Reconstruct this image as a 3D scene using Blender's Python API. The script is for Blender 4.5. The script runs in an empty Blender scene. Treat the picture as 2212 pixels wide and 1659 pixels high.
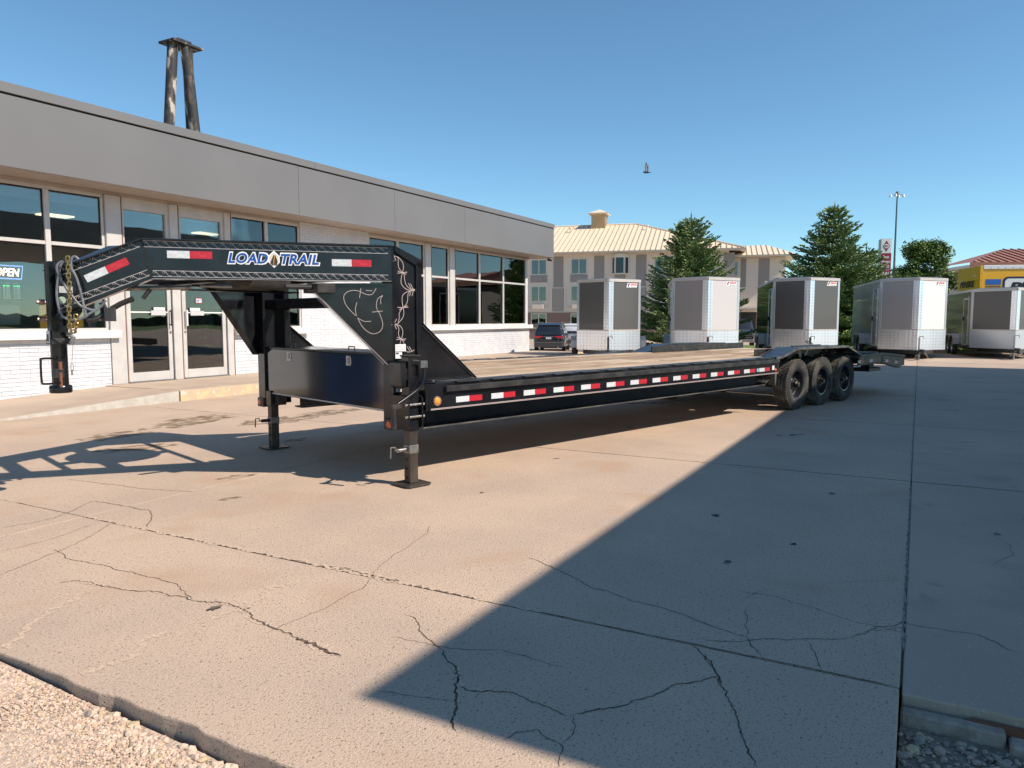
import bpy, math, random, bmesh
from mathutils import Vector, Matrix
random.seed(7)
R = math.radians
SC = bpy.context.scene
COL = SC.collection

# ------------------------------------------------------------ camera, world, sun, exposure
cam = bpy.data.cameras.new('camera'); camo = bpy.data.objects.new('camera', cam); COL.objects.link(camo)
camo.location = (0, 0, 1.376); camo.rotation_euler = (R(90 - 4.983), 0, 0)
cam.sensor_width = 36; cam.lens = 1608 / 2212 * 36; cam.clip_end = 6000; cam.clip_start = .05
SC.camera = camo
SUN_AZ, SUN_EL = 114., 44.
w = bpy.data.worlds.new('World'); SC.world = w; w.use_nodes = True
nt = w.node_tree; nt.nodes.clear()
wo = nt.nodes.new('ShaderNodeOutputWorld'); bg = nt.nodes.new('ShaderNodeBackground'); sky = nt.nodes.new('ShaderNodeTexSky')
sky.sky_type = 'NISHITA'; sky.sun_disc = False; sky.sun_elevation = R(SUN_EL); sky.sun_rotation = R(SUN_AZ)
sky.air_density = 1.0; sky.dust_density = 0; sky.ozone_density = 4.5; sky.altitude = 1200
bg.inputs[1].default_value = .138
tint = nt.nodes.new('ShaderNodeMix'); tint.data_type = 'RGBA'; tint.blend_type = 'MULTIPLY'; tint.inputs[0].default_value = 1; tint.inputs[7].default_value = (.775, .95, .89, 1)
nt.links.new(sky.outputs[0], tint.inputs[6]); nt.links.new(tint.outputs[2], bg.inputs[0]); nt.links.new(bg.outputs[0], wo.inputs[0])
sl = bpy.data.lights.new('sun', 'SUN'); slo = bpy.data.objects.new('sun', sl); COL.objects.link(slo)
sl.energy = 5.0; sl.angle = R(.53); sl.color = (1, .88, .75)
sd = Vector((math.sin(R(SUN_AZ)) * math.cos(R(SUN_EL)), math.cos(R(SUN_AZ)) * math.cos(R(SUN_EL)), math.sin(R(SUN_EL))))
slo.rotation_euler = sd.to_track_quat('Z', 'Y').to_euler(); slo.location = sd * 60
SC.view_settings.view_transform = 'Standard'; SC.view_settings.look = 'None'
SC.view_settings.exposure = .34; SC.view_settings.gamma = 1
SC.view_settings.use_curve_mapping = False

# ------------------------------------------------------------ materials
MC = {}
def M(name, col, rough=.6, metal=0, var=None, vscale=3, vlo=.4, vhi=.6, bump=0, bscale=40, coat=0, spec=.5, detail=4, alpha=None,
      spots=None, stretch=None, emit=None, trans=0, rvar=0, streak=None):
    if name in MC: return MC[name]
    m = bpy.data.materials.new(name); m.use_nodes = True; n = m.node_tree.nodes; L = m.node_tree.links
    b = n['Principled BSDF']; b.inputs['Roughness'].default_value = rough; b.inputs['Metallic'].default_value = metal
    b.inputs['Coat Weight'].default_value = coat; b.inputs['Coat Roughness'].default_value = .06
    b.inputs['Specular IOR Level'].default_value = spec
    if trans: b.inputs['Transmission Weight'].default_value = trans
    tc = n.new('ShaderNodeTexCoord'); vec = tc.outputs['Object']
    if stretch:
        mp = n.new('ShaderNodeMapping'); mp.inputs['Scale'].default_value = stretch; L.new(vec, mp.inputs[0]); vec = mp.outputs[0]
    out = None
    c4 = (*col, 1); b.inputs['Base Color'].default_value = c4
    def noise(s, d=detail, rg=.55):
        x = n.new('ShaderNodeTexNoise'); x.inputs['Scale'].default_value = s; x.inputs['Detail'].default_value = d; x.inputs['Roughness'].default_value = rg
        L.new(vec, x.inputs['Vector']); return x.outputs[0]
    def ramp(src, lo, hi):
        x = n.new('ShaderNodeMapRange'); x.inputs[1].default_value = lo; x.inputs[2].default_value = hi; L.new(src, x.inputs[0]); return x.outputs[0]
    def mix(f, a, bb):
        x = n.new('ShaderNodeMix'); x.data_type = 'RGBA'; L.new(f, x.inputs[0])
        if hasattr(a, 'links'): L.new(a, x.inputs[6])
        else: x.inputs[6].default_value = a
        if hasattr(bb, 'links'): L.new(bb, x.inputs[7])
        else: x.inputs[7].default_value = bb
        return x.outputs[2]
    if var:
        out = mix(ramp(noise(vscale), vlo, vhi), c4, (*var, 1))
    if streak:
        out = mix(ramp(noise(streak[1], 6), streak[2], streak[3]), out if out is not None else c4, (*streak[0], 1))
    if spots:
        for (sc, colr, lo, hi) in spots:
            out = mix(ramp(noise(sc, 2, .5), lo, hi), out if out is not None else c4, (*colr, 1))
    if out is not None: L.new(out, b.inputs['Base Color'])
    if rvar:
        mr = n.new('ShaderNodeMapRange'); mr.inputs[1].default_value = .35; mr.inputs[2].default_value = .7
        mr.inputs[3].default_value = max(0, rough - rvar); mr.inputs[4].default_value = rough + rvar
        L.new(noise(vscale * 1.7), mr.inputs[0]); L.new(mr.outputs[0], b.inputs['Roughness'])
    if bump:
        bp = n.new('ShaderNodeBump'); bp.inputs['Strength'].default_value = bump; bp.inputs['Distance'].default_value = .01
        L.new(noise(bscale, 5, .6), bp.inputs['Height']); L.new(bp.outputs[0], b.inputs['Normal'])
    if emit:
        b.inputs['Emission Color'].default_value = (*emit[0], 1); b.inputs['Emission Strength'].default_value = emit[1]
    MC[name] = m; return m

def glass_mat(name, tint, refl=1.0, rough=.0, amb=None):
    m = bpy.data.materials.new(name); m.use_nodes = True; n = m.node_tree.nodes; L = m.node_tree.links; n.clear()
    o = n.new('ShaderNodeOutputMaterial'); t = n.new('ShaderNodeBsdfTransparent'); g = n.new('ShaderNodeBsdfGlossy')
    f = n.new('ShaderNodeFresnel'); f.inputs[0].default_value = 1.5
    mm = n.new('ShaderNodeMath'); mm.operation = 'MULTIPLY_ADD'; mm.inputs[1].default_value = refl; mm.inputs[2].default_value = .05; mm.use_clamp = True
    x = n.new('ShaderNodeMixShader'); t.inputs[0].default_value = (*tint, 1); g.inputs['Roughness'].default_value = rough
    L.new(f.outputs[0], mm.inputs[0]); L.new(mm.outputs[0], x.inputs[0]); L.new(t.outputs[0], x.inputs[1]); L.new(g.outputs[0], x.inputs[2])
    tc = n.new('ShaderNodeTexCoord'); nz = n.new('ShaderNodeTexNoise'); nz.inputs['Scale'].default_value = .6; bp = n.new('ShaderNodeBump')
    bp.inputs['Strength'].default_value = .10; bp.inputs['Distance'].default_value = .05
    L.new(tc.outputs['Object'], nz.inputs[0]); L.new(nz.outputs[0], bp.inputs['Height']); L.new(bp.outputs[0], g.inputs['Normal'])
    L.new(x.outputs[0], o.inputs[0]); MC[name] = m; return m

def grid_metal(name, sx, sz, col=(.75, .78, .82), axis='XZ', rough=.25, bump=.6):
    """bright embossed tread plate"""
    m = bpy.data.materials.new(name); m.use_nodes = True; n = m.node_tree.nodes; L = m.node_tree.links
    b = n['Principled BSDF']; b.inputs['Metallic'].default_value = .9; b.inputs['Roughness'].default_value = rough
    tc = n.new('ShaderNodeTexCoord'); v = n.new('ShaderNodeTexVoronoi'); v.inputs['Scale'].default_value = sx; v.inputs['Randomness'].default_value = .05
    L.new(tc.outputs['Object'], v.inputs[0])
    mr = n.new('ShaderNodeMapRange'); mr.inputs[1].default_value = .1; mr.inputs[2].default_value = .5; mr.inputs[3].default_value = 1; mr.inputs[4].default_value = 0
    L.new(v.outputs[0], mr.inputs[0])
    bp = n.new('ShaderNodeBump'); bp.inputs['Strength'].default_value = bump; bp.inputs['Distance'].default_value = .01
    L.new(mr.outputs[0], bp.inputs['Height']); L.new(bp.outputs[0], b.inputs['Normal'])
    nz = n.new('ShaderNodeTexNoise'); nz.inputs['Scale'].default_value = 2.2; L.new(tc.outputs['Object'], nz.inputs[0])
    x = n.new('ShaderNodeMix'); x.data_type = 'RGBA'; x.inputs[6].default_value = (*col, 1); x.inputs[7].default_value = (col[0] * .55, col[1] * .57, col[2] * .6, 1)
    m2 = n.new('ShaderNodeMath'); m2.operation = 'MULTIPLY'; L.new(mr.outputs[0], m2.inputs[0]); L.new(nz.outputs[0], m2.inputs[1])
    L.new(m2.outputs[0], x.inputs[0]); L.new(x.outputs[2], b.inputs['Base Color'])
    MC[name] = m; return m

black = M('black_enamel', (.006, .0065, .0085), .2, coat=.15, spec=.4, var=(.012, .013, .016), vscale=5, bump=.012, bscale=9, rvar=.05)
blackbox = M('toolbox_enamel', (.005, .005, .006), .1, coat=.4, bump=.006, bscale=3, var=(.008, .008, .008), vscale=3)
blackd = M('dusty_black_enamel', (.02, .02, .022), .42, var=(.06, .055, .05), vscale=8, vlo=.45, vhi=.75, bump=.03, bscale=60)
flange = M('dusty_flange', (.05, .05, .05), .5, var=(.13, .12, .105), vscale=6, streak=((.17, .15, .13), 30, .6, .75))
bareleg = M('worn_leg_paint', (.055, .048, .042), .4, metal=.5, var=(.10, .085, .07), vscale=7, bump=.03, bscale=40, stretch=(1, 1, .3))
stripe = M('pinstripe_pink', (.55, .45, .44), .4)
stripew = M('pinstripe_white', (.48, .46, .47), .4)
tapew = M('reflective_white', (.62, .66, .68), .35, var=(.52, .56, .58), vscale=60)
taper = M('reflective_red', (.50, .02, .035), .35, var=(.42, .015, .03), vscale=60)
blue = M('decal_blue', (.006, .07, .33), .35)
white = M('decal_white', (.8, .8, .8), .4)
decalblk = M('decal_black', (.015, .015, .015), .4)
orange = M('marker_orange', (.62, .10, .02), .25, coat=.5)
amber = M('marker_amber', (.85, .30, .02), .2, coat=.5)
rubber = M('tyre_rubber', (.022, .021, .020), .75, var=(.085, .077, .065), vscale=5, vlo=.42, vhi=.72, bump=.05, bscale=60)
tread = M('tyre_tread', (.055, .05, .045), .8, var=(.22, .20, .165), vscale=9, vlo=.4, vhi=.7)
rimm = M('rim_black', (.013, .015, .02), .28, coat=.4)
chrome = M('zinc', (.62, .62, .62), .3, metal=1, var=(.4, .38, .35), vscale=30)
galv = M('galvanised', (.30, .30, .29), .45, metal=.7, var=(.2, .19, .18), vscale=20)
rust = M('rusty_pin', (.18, .07, .035), .7)
gold = M('gold_zinc_chain', (.52, .40, .18), .34, metal=1, var=(.36, .25, .10), vscale=40)
hosem = M('grey_cable', (.17, .19, .22), .5, var=(.12, .13, .15), vscale=20)
def woodm(n_, a, b, c): return M(n_, a, .8, var=b, vscale=3.5, vlo=.35, vhi=.66, stretch=(.3, 8, 1), bump=.25, bscale=12, streak=(c, 8, .50, .64), spots=[(2.0, (.13, .085, .055), .60, .70)])
woods = [woodm('deck_wood', (.48, .34, .22), (.20, .125, .075), (.60, .47, .33)), woodm('deck_wood_pale', (.58, .45, .31), (.30, .20, .13), (.66, .54, .40)), woodm('deck_wood_dark', (.36, .24, .15), (.16, .10, .06), (.50, .37, .25))]
tplate = grid_metal('black_tread_plate', 24, 24, (.025, .03, .04), rough=.22, bump=.8)
tplate.node_tree.nodes['Principled BSDF'].inputs['Metallic'].default_value = 0
atp = grid_metal('bright_tread_plate', 10, 10, (.90, .92, .96), rough=.3, bump=.35)
atp.node_tree.nodes['Principled BSDF'].inputs['Metallic'].default_value = .8
brickm = M('white_painted_brick', (.64, .65, .67), .6, var=(.58, .59, .62), vscale=4, bump=.12, bscale=60)
mortar = M('painted_mortar', (.52, .53, .55), .7, bump=.1, bscale=70)
whitep = M('white_trim_paint', (.72, .72, .72), .5, var=(.65, .65, .65), vscale=3, bump=.04, bscale=50)
alum = M('pale_aluminium', (.56, .54, .51), .42, metal=.1, var=(.51, .49, .47), vscale=4)
tan = M('tan_soffit', (.40, .34, .29), .7, var=(.36, .31, .26), vscale=4)
fascia = M('grey_fascia_metal', (.160, .158, .158), .45, var=(.150, .148, .149), vscale=.5, bump=.01, bscale=2)
gasket = M('dark_gasket', (.015, .013, .012), .6)
rubbergap = M('dark_gap', (.01, .01, .01), .8)
dark = M('dark_interior', (.05, .05, .052), .8)
carpet = M('shop_floor', (.30, .28, .26), .5)
glassd = glass_mat('shop_glass', (.88, .92, .90), 1.9)
glasst = glass_mat('door_glass', (.50, .52, .52), 1.5)
glassh = glass_mat('hotel_glass', (.55, .60, .60), 2.2)
concrete = M('beige_concrete', (.555, .42, .312), .85, var=(.475, .365, .28), vscale=.9, vlo=.38, vhi=.64, bump=.6, bscale=110,
             spots=[(85, (.56, .46, .38), .62, .72), (75, (.17, .12, .09), .62, .70), (95, (.34, .24, .18), .60, .68), (1.3, (.47, .325, .225), .58, .74), (160, (.30, .21, .16), .60, .68)])  # pinkish beige of the left-hand slabs
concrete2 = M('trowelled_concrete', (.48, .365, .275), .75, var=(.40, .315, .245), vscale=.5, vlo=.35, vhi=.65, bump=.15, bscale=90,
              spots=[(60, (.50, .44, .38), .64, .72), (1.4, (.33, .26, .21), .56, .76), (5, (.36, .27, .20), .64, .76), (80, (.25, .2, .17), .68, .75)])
conc_edge = M('worn_concrete_edge', (.42, .34, .27), .9, var=(.30, .24, .19), vscale=18, bump=.8, bscale=50)
yellowcurb = M('worn_yellow_curb', (.50, .39, .27), .85, var=(.60, .47, .27), vscale=5, vlo=.50, vhi=.64, bump=.5, bscale=30, spots=[(9, (.6, .56, .48), .62, .7)])
walkm = M('walkway_concrete', (.46, .36, .27), .85, var=(.40, .31, .24), vscale=1.5, bump=.2, bscale=90, spots=[(70, (.3, .22, .16), .66, .74)])
rampface = M('grey_ramp_edge', (.42, .39, .34), .85, var=(.48, .46, .42), vscale=9, bump=.3, bscale=40)
crackm = M('crack_shadow', (.045, .03, .022), 1, var=(.16, .11, .08), vscale=18)
rubble = M('rubble_light', (.62, .46, .33), .95, var=(.45, .35, .27), vscale=60, bump=.7, bscale=90)
dirt = M('joint_dirt', (.10, .08, .06), 1, var=(.22, .17, .13), vscale=12)
gravelbase = M('gravel_fines', (.60, .46, .36), .95, var=(.48, .37, .29), vscale=30, bump=1, bscale=90, spots=[(70, (.62, .54, .45), .58, .66), (60, (.22, .17, .14), .64, .7)])
grassm = M('lawn_grass', (.10, .17, .03), .9, var=(.14, .22, .05), vscale=3)
hcream = M('hotel_cream_stucco', (.70, .60, .51), .85, var=(.67, .575, .49), vscale=.6)
htaupe = M('hotel_taupe_stucco', (.29, .26, .24), .85)
hbrown = M('hotel_brown_stucco', (.23, .155, .12), .85)
htrim = M('hotel_trim', (.66, .62, .54), .6)
roofm = M('tan_metal_roof', (.80, .66, .49), .5, var=(.77, .63, .47), vscale=.5)
roofrib = M('tan_roof_rib', (.55, .42, .29), .5)
redroof = M('red_metal_roof', (.36, .15, .10), .5)
redrib = M('red_roof_rib', (.22, .08, .055), .5)
curtain = M('pale_curtain', (.45, .45, .40), .9)
D = {"neck_len":2.4462624552569987,"lt":[[1.2831,1.8019],[0.5676,1.7926],[1.2734,1.9029],[0.5901,1.8929],[0.9648,1.8408],[0.8898,1.8426],[0.9255,1.9124],[0.9291,1.7779]],"tape1":[[1.6948,1.8932],[1.3738,1.8911],[1.3757,1.8338],[1.6968,1.839]],"tape1mid":[[1.5333,1.8918]],"tape2":[[0.4809,1.8596],[0.1659,1.8562],[0.1669,1.7988],[0.482,1.8053]],"tape0":[[2.2625,1.6945],[1.9746,1.8362],[1.9514,1.7874],[2.239,1.6454]],"gusN":[[0.6908,1.661],[0.0589,1.0084],[0.0069,1.6899]],"stick":[[2.4266,1.6182],[2.3365,1.615],[2.3388,1.5643],[2.429,1.5661],[2.413,1.5141]],"horn":[[[0.3075,1.4101],[0.3728,1.4842],[0.3941,1.5514],[0.3708,1.592],[0.3239,1.6086],[0.2706,1.6038],[0.2105,1.5774],[0.1631,1.5806],[0.1312,1.6285]],[[0.2167,1.6099],[0.1627,1.6078]],[[0.2541,1.627],[0.2675,1.5498]],[[0.2883,1.5118],[0.3026,1.4576],[0.2942,1.4034]],[[0.3075,1.4101],[0.2902,1.4034]],[[0.2851,1.3857],[0.2345,1.3585],[0.1762,1.3585]],[[0.2851,1.3857],[0.2487,1.3149],[0.1954,1.2669],[0.148,1.2557],[0.0997,1.2801],[0.0811,1.335],[0.1045,1.4173],[0.1309,1.4719],[0.1203,1.5402],[0.0776,1.5706]],[[0.0776,1.5706],[0.0958,1.5404],[0.0937,1.4994]],[[0.1682,1.4336],[0.0809,1.442]]],"wire":[[[0.0781,1.8934],[0.1121,1.8953],[0.1386,1.8813],[0.1379,1.8377],[0.1449,1.8007],[0.1751,1.7677],[0.198,1.7467],[0.2013,1.709],[0.22,1.6592],[0.2588,1.6319],[0.3079,1.6288]],[[0.1121,1.8953],[0.1463,1.8849],[0.1841,1.8464],[0.1911,1.8029],[0.1789,1.7584],[0.1666,1.714],[0.166,1.6764],[0.1887,1.6457],[0.2351,1.6217],[0.3078,1.6237]],[[0.3077,1.6173],[0.2585,1.6128],[0.2035,1.5956],[0.1758,1.5635],[0.175,1.513],[0.1859,1.4626],[0.1892,1.4246],[0.1769,1.3866],[0.1377,1.3487],[0.1221,1.3361],[0.0648,1.3314]],[[0.2585,1.6128],[0.2345,1.5837],[0.2299,1.5329],[0.2097,1.4945],[0.1704,1.4624],[0.1427,1.4244],[0.1421,1.3865],[0.13,1.3487]],[[0.0648,1.327],[0.1143,1.3267],[0.1526,1.317],[0.1753,1.2788],[0.1707,1.2343],[0.1546,1.1965],[0.1439,1.1586]],[[0.1143,1.3267],[0.1369,1.2981],[0.1322,1.2476],[0.151,1.2156],[0.1816,1.1832],[0.1965,1.1382],[0.2117,1.1026],[0.251,1.0982],[0.2951,1.113]],[[0.133,1.7752],[0.2214,1.7508]],[[0.1289,1.7563],[0.2295,1.77]],[[0.1243,1.4733],[0.2369,1.4758]],[[0.1417,1.454],[0.2292,1.4897]],[[0.1085,1.205],[0.2093,1.2095]],[[0.1165,1.2257],[0.1974,1.1944]],[[0.0818,1.8905],[0.0986,1.8543]],[[0.1007,1.8916],[0.1169,1.8602]],[[0.2399,1.6788],[0.2667,1.6321]],[[0.2595,1.6763],[0.2865,1.6327]],[[0.2679,1.6067],[0.2485,1.57]],[[0.2901,1.6105],[0.2753,1.5706]],[[0.0945,1.3802],[0.0687,1.3364]],[[0.1151,1.3771],[0.0877,1.3363]],[[0.0723,1.3238],[0.0907,1.2847]],[[0.0951,1.3237],[0.1137,1.292]],[[0.2186,1.144],[0.2472,1.1047]],[[0.2398,1.1435],[0.2671,1.1073]]],"gusR":[[0.357,1.334],[0.989,0.811],[0.35,0.836]],"riser":[[0.071,1.974],[0.182,1.932],[0.364,1.877],[0.3,1.784],[0.084,1.914],[0.28,0.379]],"cracks":[[0.014,[[2.197,-3.896],[2.26,-3.855],[2.269,-3.691],[2.314,-3.419],[2.348,-3.38],[2.347,-3.231],[2.379,-3.142],[2.363,-3.063]]],[0.02,[[2.363,-3.063],[2.423,-2.888],[2.417,-2.815],[2.348,-2.643],[2.317,-2.478],[2.287,-2.324]]],[0.034,[[2.287,-2.324],[2.266,-2.166],[2.244,-2.021]]],[0.012,[[3.36,-5.451],[3.363,-5.242],[3.361,-4.905],[3.37,-4.794],[3.235,-4.597],[3.09,-4.451]]],[0.01,[[3.36,-5.451],[2.924,-5.21],[2.604,-5.263]]],[0.01,[[3.712,-6.392],[3.753,-6.055],[3.794,-5.486],[3.923,-5.017]]],[0.008,[[2.116,-4.304],[2.294,-4.361],[2.517,-4.437],[2.72,-4.532],[3.039,-4.747]]],[0.006,[[2.336,-4.736],[2.635,-4.724],[2.975,-4.822]]],[0.03,[[3.042,-2.942],[3.071,-2.851],[3.094,-2.697]]],[0.025,[[3.059,-2.847],[3.074,-2.664],[3.065,-2.469],[3.072,-2.342]]],[0.009,[[3.738,-1.933],[3.701,-1.833],[3.616,-1.668],[3.525,-1.51],[3.451,-1.398],[3.458,-1.331],[3.415,-1.229],[3.387,-1.107],[3.358,-0.973],[3.337,-0.897],[3.274,-0.756]]],[0.009,[[2.719,-2.054],[2.709,-1.985],[2.586,-1.857],[2.551,-1.803],[2.493,-1.689]]],[0.018,[[2.493,-1.689],[2.431,-1.629],[2.384,-1.551],[2.312,-1.496],[2.16,-1.406],[2.005,-1.306]]],[0.011,[[2.27,-1.469],[2.256,-1.408],[2.285,-1.355],[2.311,-1.293],[2.314,-1.233],[2.296,-1.157],[2.268,-1.015]]],[0.011,[[2.276,-1.012],[2.353,-0.948],[2.431,-0.869],[2.505,-0.827],[2.582,-0.783],[2.668,-0.753],[2.756,-0.666],[2.814,-0.621],[2.734,-0.603]]],[0.007,[[2.025,-1.146],[2.143,-1.066],[2.117,-1.033],[2.1,-0.965],[2.066,-0.943],[1.983,-0.914]]],[0.006,[[2.1,-0.965],[2.178,-0.955],[2.284,-0.998]]],[0.01,[[3.041,-0.792],[2.956,-0.717],[2.87,-0.659],[2.806,-0.619]]],[0.005,[[2.16,-1.406],[2.145,-1.487],[2.119,-1.59],[2.088,-1.716]]],[0.008,[[3.111,-0.761],[3.136,-0.686],[3.194,-0.595],[3.254,-0.515],[3.333,-0.378],[3.441,-0.203]]],[0.008,[[3.441,-0.203],[3.52,-0.15],[3.622,-0.109],[3.729,-0.013],[3.716,0.063],[3.724,0.176],[3.741,0.286],[3.69,0.346],[3.622,0.397],[3.613,0.437]]],[0.007,[[3.288,-0.806],[3.258,-0.695],[3.231,-0.602],[3.102,-0.53],[3.055,-0.504]]],[0.005,[[3.556,-0.67],[3.363,-0.634],[3.239,-0.604]]],[0.006,[[3.328,-0.378],[3.214,-0.323],[3.056,-0.279]]],[0.01,[[2.992,-0.73],[2.809,-0.619],[2.741,-0.601],[2.648,-0.548],[2.506,-0.483],[2.399,-0.442],[2.319,-0.404],[2.275,-0.38]]],[0.004,[[4.098,-0.368],[4.221,-0.232],[4.349,-0.031]]],[0.004,[[3.68,-0.712],[3.905,-0.59]]],[0.005,[[3.592,-0.148],[3.57,-0.107],[3.666,-0.011],[3.656,0.034]]]],"seams":[[0.03,[[2.258,-3.687],[2.112,-3.61],[2.01,-3.582],[1.861,-3.499],[1.689,-3.354],[1.613,-3.269]]],[0.035,[[2.069,-2.827],[1.994,-2.895],[1.823,-2.764],[1.724,-2.799],[1.624,-2.763]]],[0.04,[[2.849,-2.825],[2.694,-2.862],[2.504,-2.803],[2.418,-2.751]]],[0.03,[[2.443,-2.747],[2.383,-2.776],[2.193,-2.816]]]],"hose":[[[-1.964,0.175,1.393],[-1.976,0.169,1.442],[-1.986,0.164,1.519],[-2.0,0.157,1.607],[-2.018,0.148,1.688],[-2.04,0.137,1.742],[-2.037,0.138,1.807],[-2.019,0.147,1.829],[-1.996,0.159,1.808]],[[-2.087,0.113,1.795],[-2.114,0.1,1.773],[-2.124,0.095,1.74],[-2.109,0.102,1.681],[-2.086,0.114,1.622],[-2.042,0.136,1.541],[-2.005,0.154,1.481],[-1.962,0.176,1.453],[-1.918,0.197,1.443],[-1.877,0.218,1.476]],[[-2.083,0.115,1.795],[-2.102,0.106,1.757],[-2.118,0.098,1.675],[-2.13,0.092,1.594],[-2.131,0.091,1.518],[-2.119,0.097,1.442],[-2.096,0.109,1.387],[-2.031,0.141,1.368],[-1.987,0.163,1.387],[-1.941,0.186,1.421],[-1.882,0.216,1.465],[-1.849,0.232,1.515]]],"chain":[[-2.073,0.188,1.821],[-2.072,0.188,1.77],[-2.073,0.188,1.717],[-2.072,0.188,1.663],[-2.071,0.189,1.609],[-2.073,0.188,1.555],[-2.075,0.186,1.501],[-2.079,0.184,1.447],[-2.081,0.183,1.398],[-2.081,0.183,1.344],[-2.079,0.184,1.295],[-2.06,0.194,1.278],[-2.043,0.202,1.322],[-2.044,0.202,1.371],[-2.044,0.202,1.42]],"strip":[[-2.065,0.169,1.253],[-2.065,0.169,1.185],[-2.071,0.166,1.103],[-2.076,0.164,1.048],[-2.077,0.163,1.004]],"ubar":[]}

# ------------------------------------------------------------ mesh builder
class MB:
    def __init__(s): s.v = []; s.f = []; s.m = []
    def add(s, vs, fs, m=0):
        k = len(s.v); s.v += [tuple(x) for x in vs]
        for f in fs: s.f.append(tuple(k + i for i in f)); s.m.append(m)
        return s
    def box(s, x0, x1, y0, y1, z0, z1, m=0):
        x0, x1 = min(x0, x1), max(x0, x1); y0, y1 = min(y0, y1), max(y0, y1); z0, z1 = min(z0, z1), max(z0, z1)
        return s.add([(x, y, z) for x in (x0, x1) for y in (y0, y1) for z in (z0, z1)],
                     [(0, 1, 3, 2), (4, 6, 7, 5), (0, 4, 5, 1), (2, 3, 7, 6), (0, 2, 6, 4), (1, 5, 7, 3)], m)
    def hexa(s, b, t, m=0):
        n = len(b); return s.add(list(b) + list(t), [tuple(range(n))[::-1], tuple(range(n, 2 * n))] + [(i, (i + 1) % n, n + (i + 1) % n, n + i) for i in range(n)], m)
    def prism(s, poly, O, U, V, w0, w1, m=0):
        O, U, V = Vector(O), Vector(U), Vector(V); W = U.cross(V).normalized()
        P = [O + U * a + V * b for a, b in poly]
        ar = sum(poly[i][0] * poly[(i + 1) % len(poly)][1] - poly[(i + 1) % len(poly)][0] * poly[i][1] for i in range(len(poly)))
        if ar < 0: P = P[::-1]
        if w0 > w1: w0, w1 = w1, w0
        return s.hexa([p + W * w0 for p in P], [p + W * w1 for p in P], m)
    def cyl(s, a, b, r, n=12, m=0, r1=None, caps=True):
        a, b = Vector(a), Vector(b); d = (b - a).normalized(); u = d.orthogonal().normalized(); v = d.cross(u); r1 = r if r1 is None else r1
        A = [a + (u * math.cos(2 * math.pi * i / n) + v * math.sin(2 * math.pi * i / n)) * r for i in range(n)]
        B = [b + (u * math.cos(2 * math.pi * i / n) + v * math.sin(2 * math.pi * i / n)) * r1 for i in range(n)]
        fs = [(i, (i + 1) % n, n + (i + 1) % n, n + i) for i in range(n)]
        if caps: fs += [tuple(range(n))[::-1], tuple(range(n, 2 * n))]
        return s.add(A + B, fs, m)
    def tube(s, pts, r, n=8, m=0, closed=False, sub=0):
        P = [Vector(p) for p in pts]
        if sub: P = catmull(P, sub, closed)
        k = len(P); rings = []; u = None
        for i, p in enumerate(P):
            a = P[(i - 1) % k] if (closed or i > 0) else p; b = P[(i + 1) % k] if (closed or i < k - 1) else p
            d = (b - a).normalized()
            if u is None: u = d.orthogonal().normalized()
            u = (u - d * u.dot(d)).normalized(); v = d.cross(u)
            rings.append([p + (u * math.cos(2 * math.pi * j / n) + v * math.sin(2 * math.pi * j / n)) * r for j in range(n)])
        fs = []
        for i in range(k if closed else k - 1):
            i2 = (i + 1) % k
            for j in range(n): fs.append((i * n + j, i * n + (j + 1) % n, i2 * n + (j + 1) % n, i2 * n + j))
        if not closed: fs += [tuple(range(n))[::-1], tuple((k - 1) * n + j for j in range(n))]
        return s.add([q for rr in rings for q in rr], fs, m)
    def lathe(s, prof, O, A, n=32, m=0, close=False):
        O, A = Vector(O), Vector(A).normalized(); u = A.orthogonal().normalized(); v = A.cross(u); k = len(prof)
        vs = [O + A * x + (u * math.cos(2 * math.pi * i / n) + v * math.sin(2 * math.pi * i / n)) * r for i in range(n) for (r, x) in prof]
        fs = []
        for i in range(n):
            for j in range(k if close else k - 1):
                j2 = (j + 1) % k
                fs.append((i * k + j, i * k + j2, ((i + 1) % n) * k + j2, ((i + 1) % n) * k + j))
        return s.add(vs, fs, m)
    def ribbon(s, pts, wd, O, U, V, off=.001, th=.0015, m=0, sub=4):
        """thin raised stripe along a 2D line in the plane O,U,V"""
        O, U, V = Vector(O), Vector(U), Vector(V); W = U.cross(V).normalized()
        P = [Vector((p[0], p[1], 0)) for p in pts]
        if sub and len(P) > 2: P = catmull(P, sub, False)
        k = len(P); vs = []
        for i, p in enumerate(P):
            d = (P[min(i + 1, k - 1)] - P[max(i - 1, 0)]).normalized(); q = Vector((-d.y, d.x, 0)) * wd / 2
            for e in (q, -q):
                c = p + e; vs.append(O + U * c.x + V * c.y + W * (off + th))
        fs = [(2 * i, 2 * i + 1, 2 * i + 3, 2 * i + 2) for i in range(k - 1)]
        return s.add(vs, fs, m)
    def obj(s, name, mats, parent=None, bevel=0, smooth=False, loc=None, rotz=None, seg=1):
        me = bpy.data.meshes.new(name); me.from_pydata(s.v, [], s.f)
        mats = mats if isinstance(mats, (list, tuple)) else [mats]
        for mm in mats: me.materials.append(mm)
        if len(mats) > 1: me.polygons.foreach_set('material_index', s.m)
        bm = bmesh.new(); bm.from_mesh(me); bmesh.ops.recalc_face_normals(bm, faces=bm.faces) if len(bm.faces) < 60000 else None; bm.to_mesh(me); bm.free()
        if smooth: me.shade_smooth(); me.set_sharp_from_angle(angle=R(38))
        me.update()
        o = bpy.data.objects.new(name, me); COL.objects.link(o)
        if parent is not None: o.parent = parent
        if loc is not None: o.location = loc
        if rotz is not None: o.rotation_euler = (0, 0, rotz)
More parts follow.
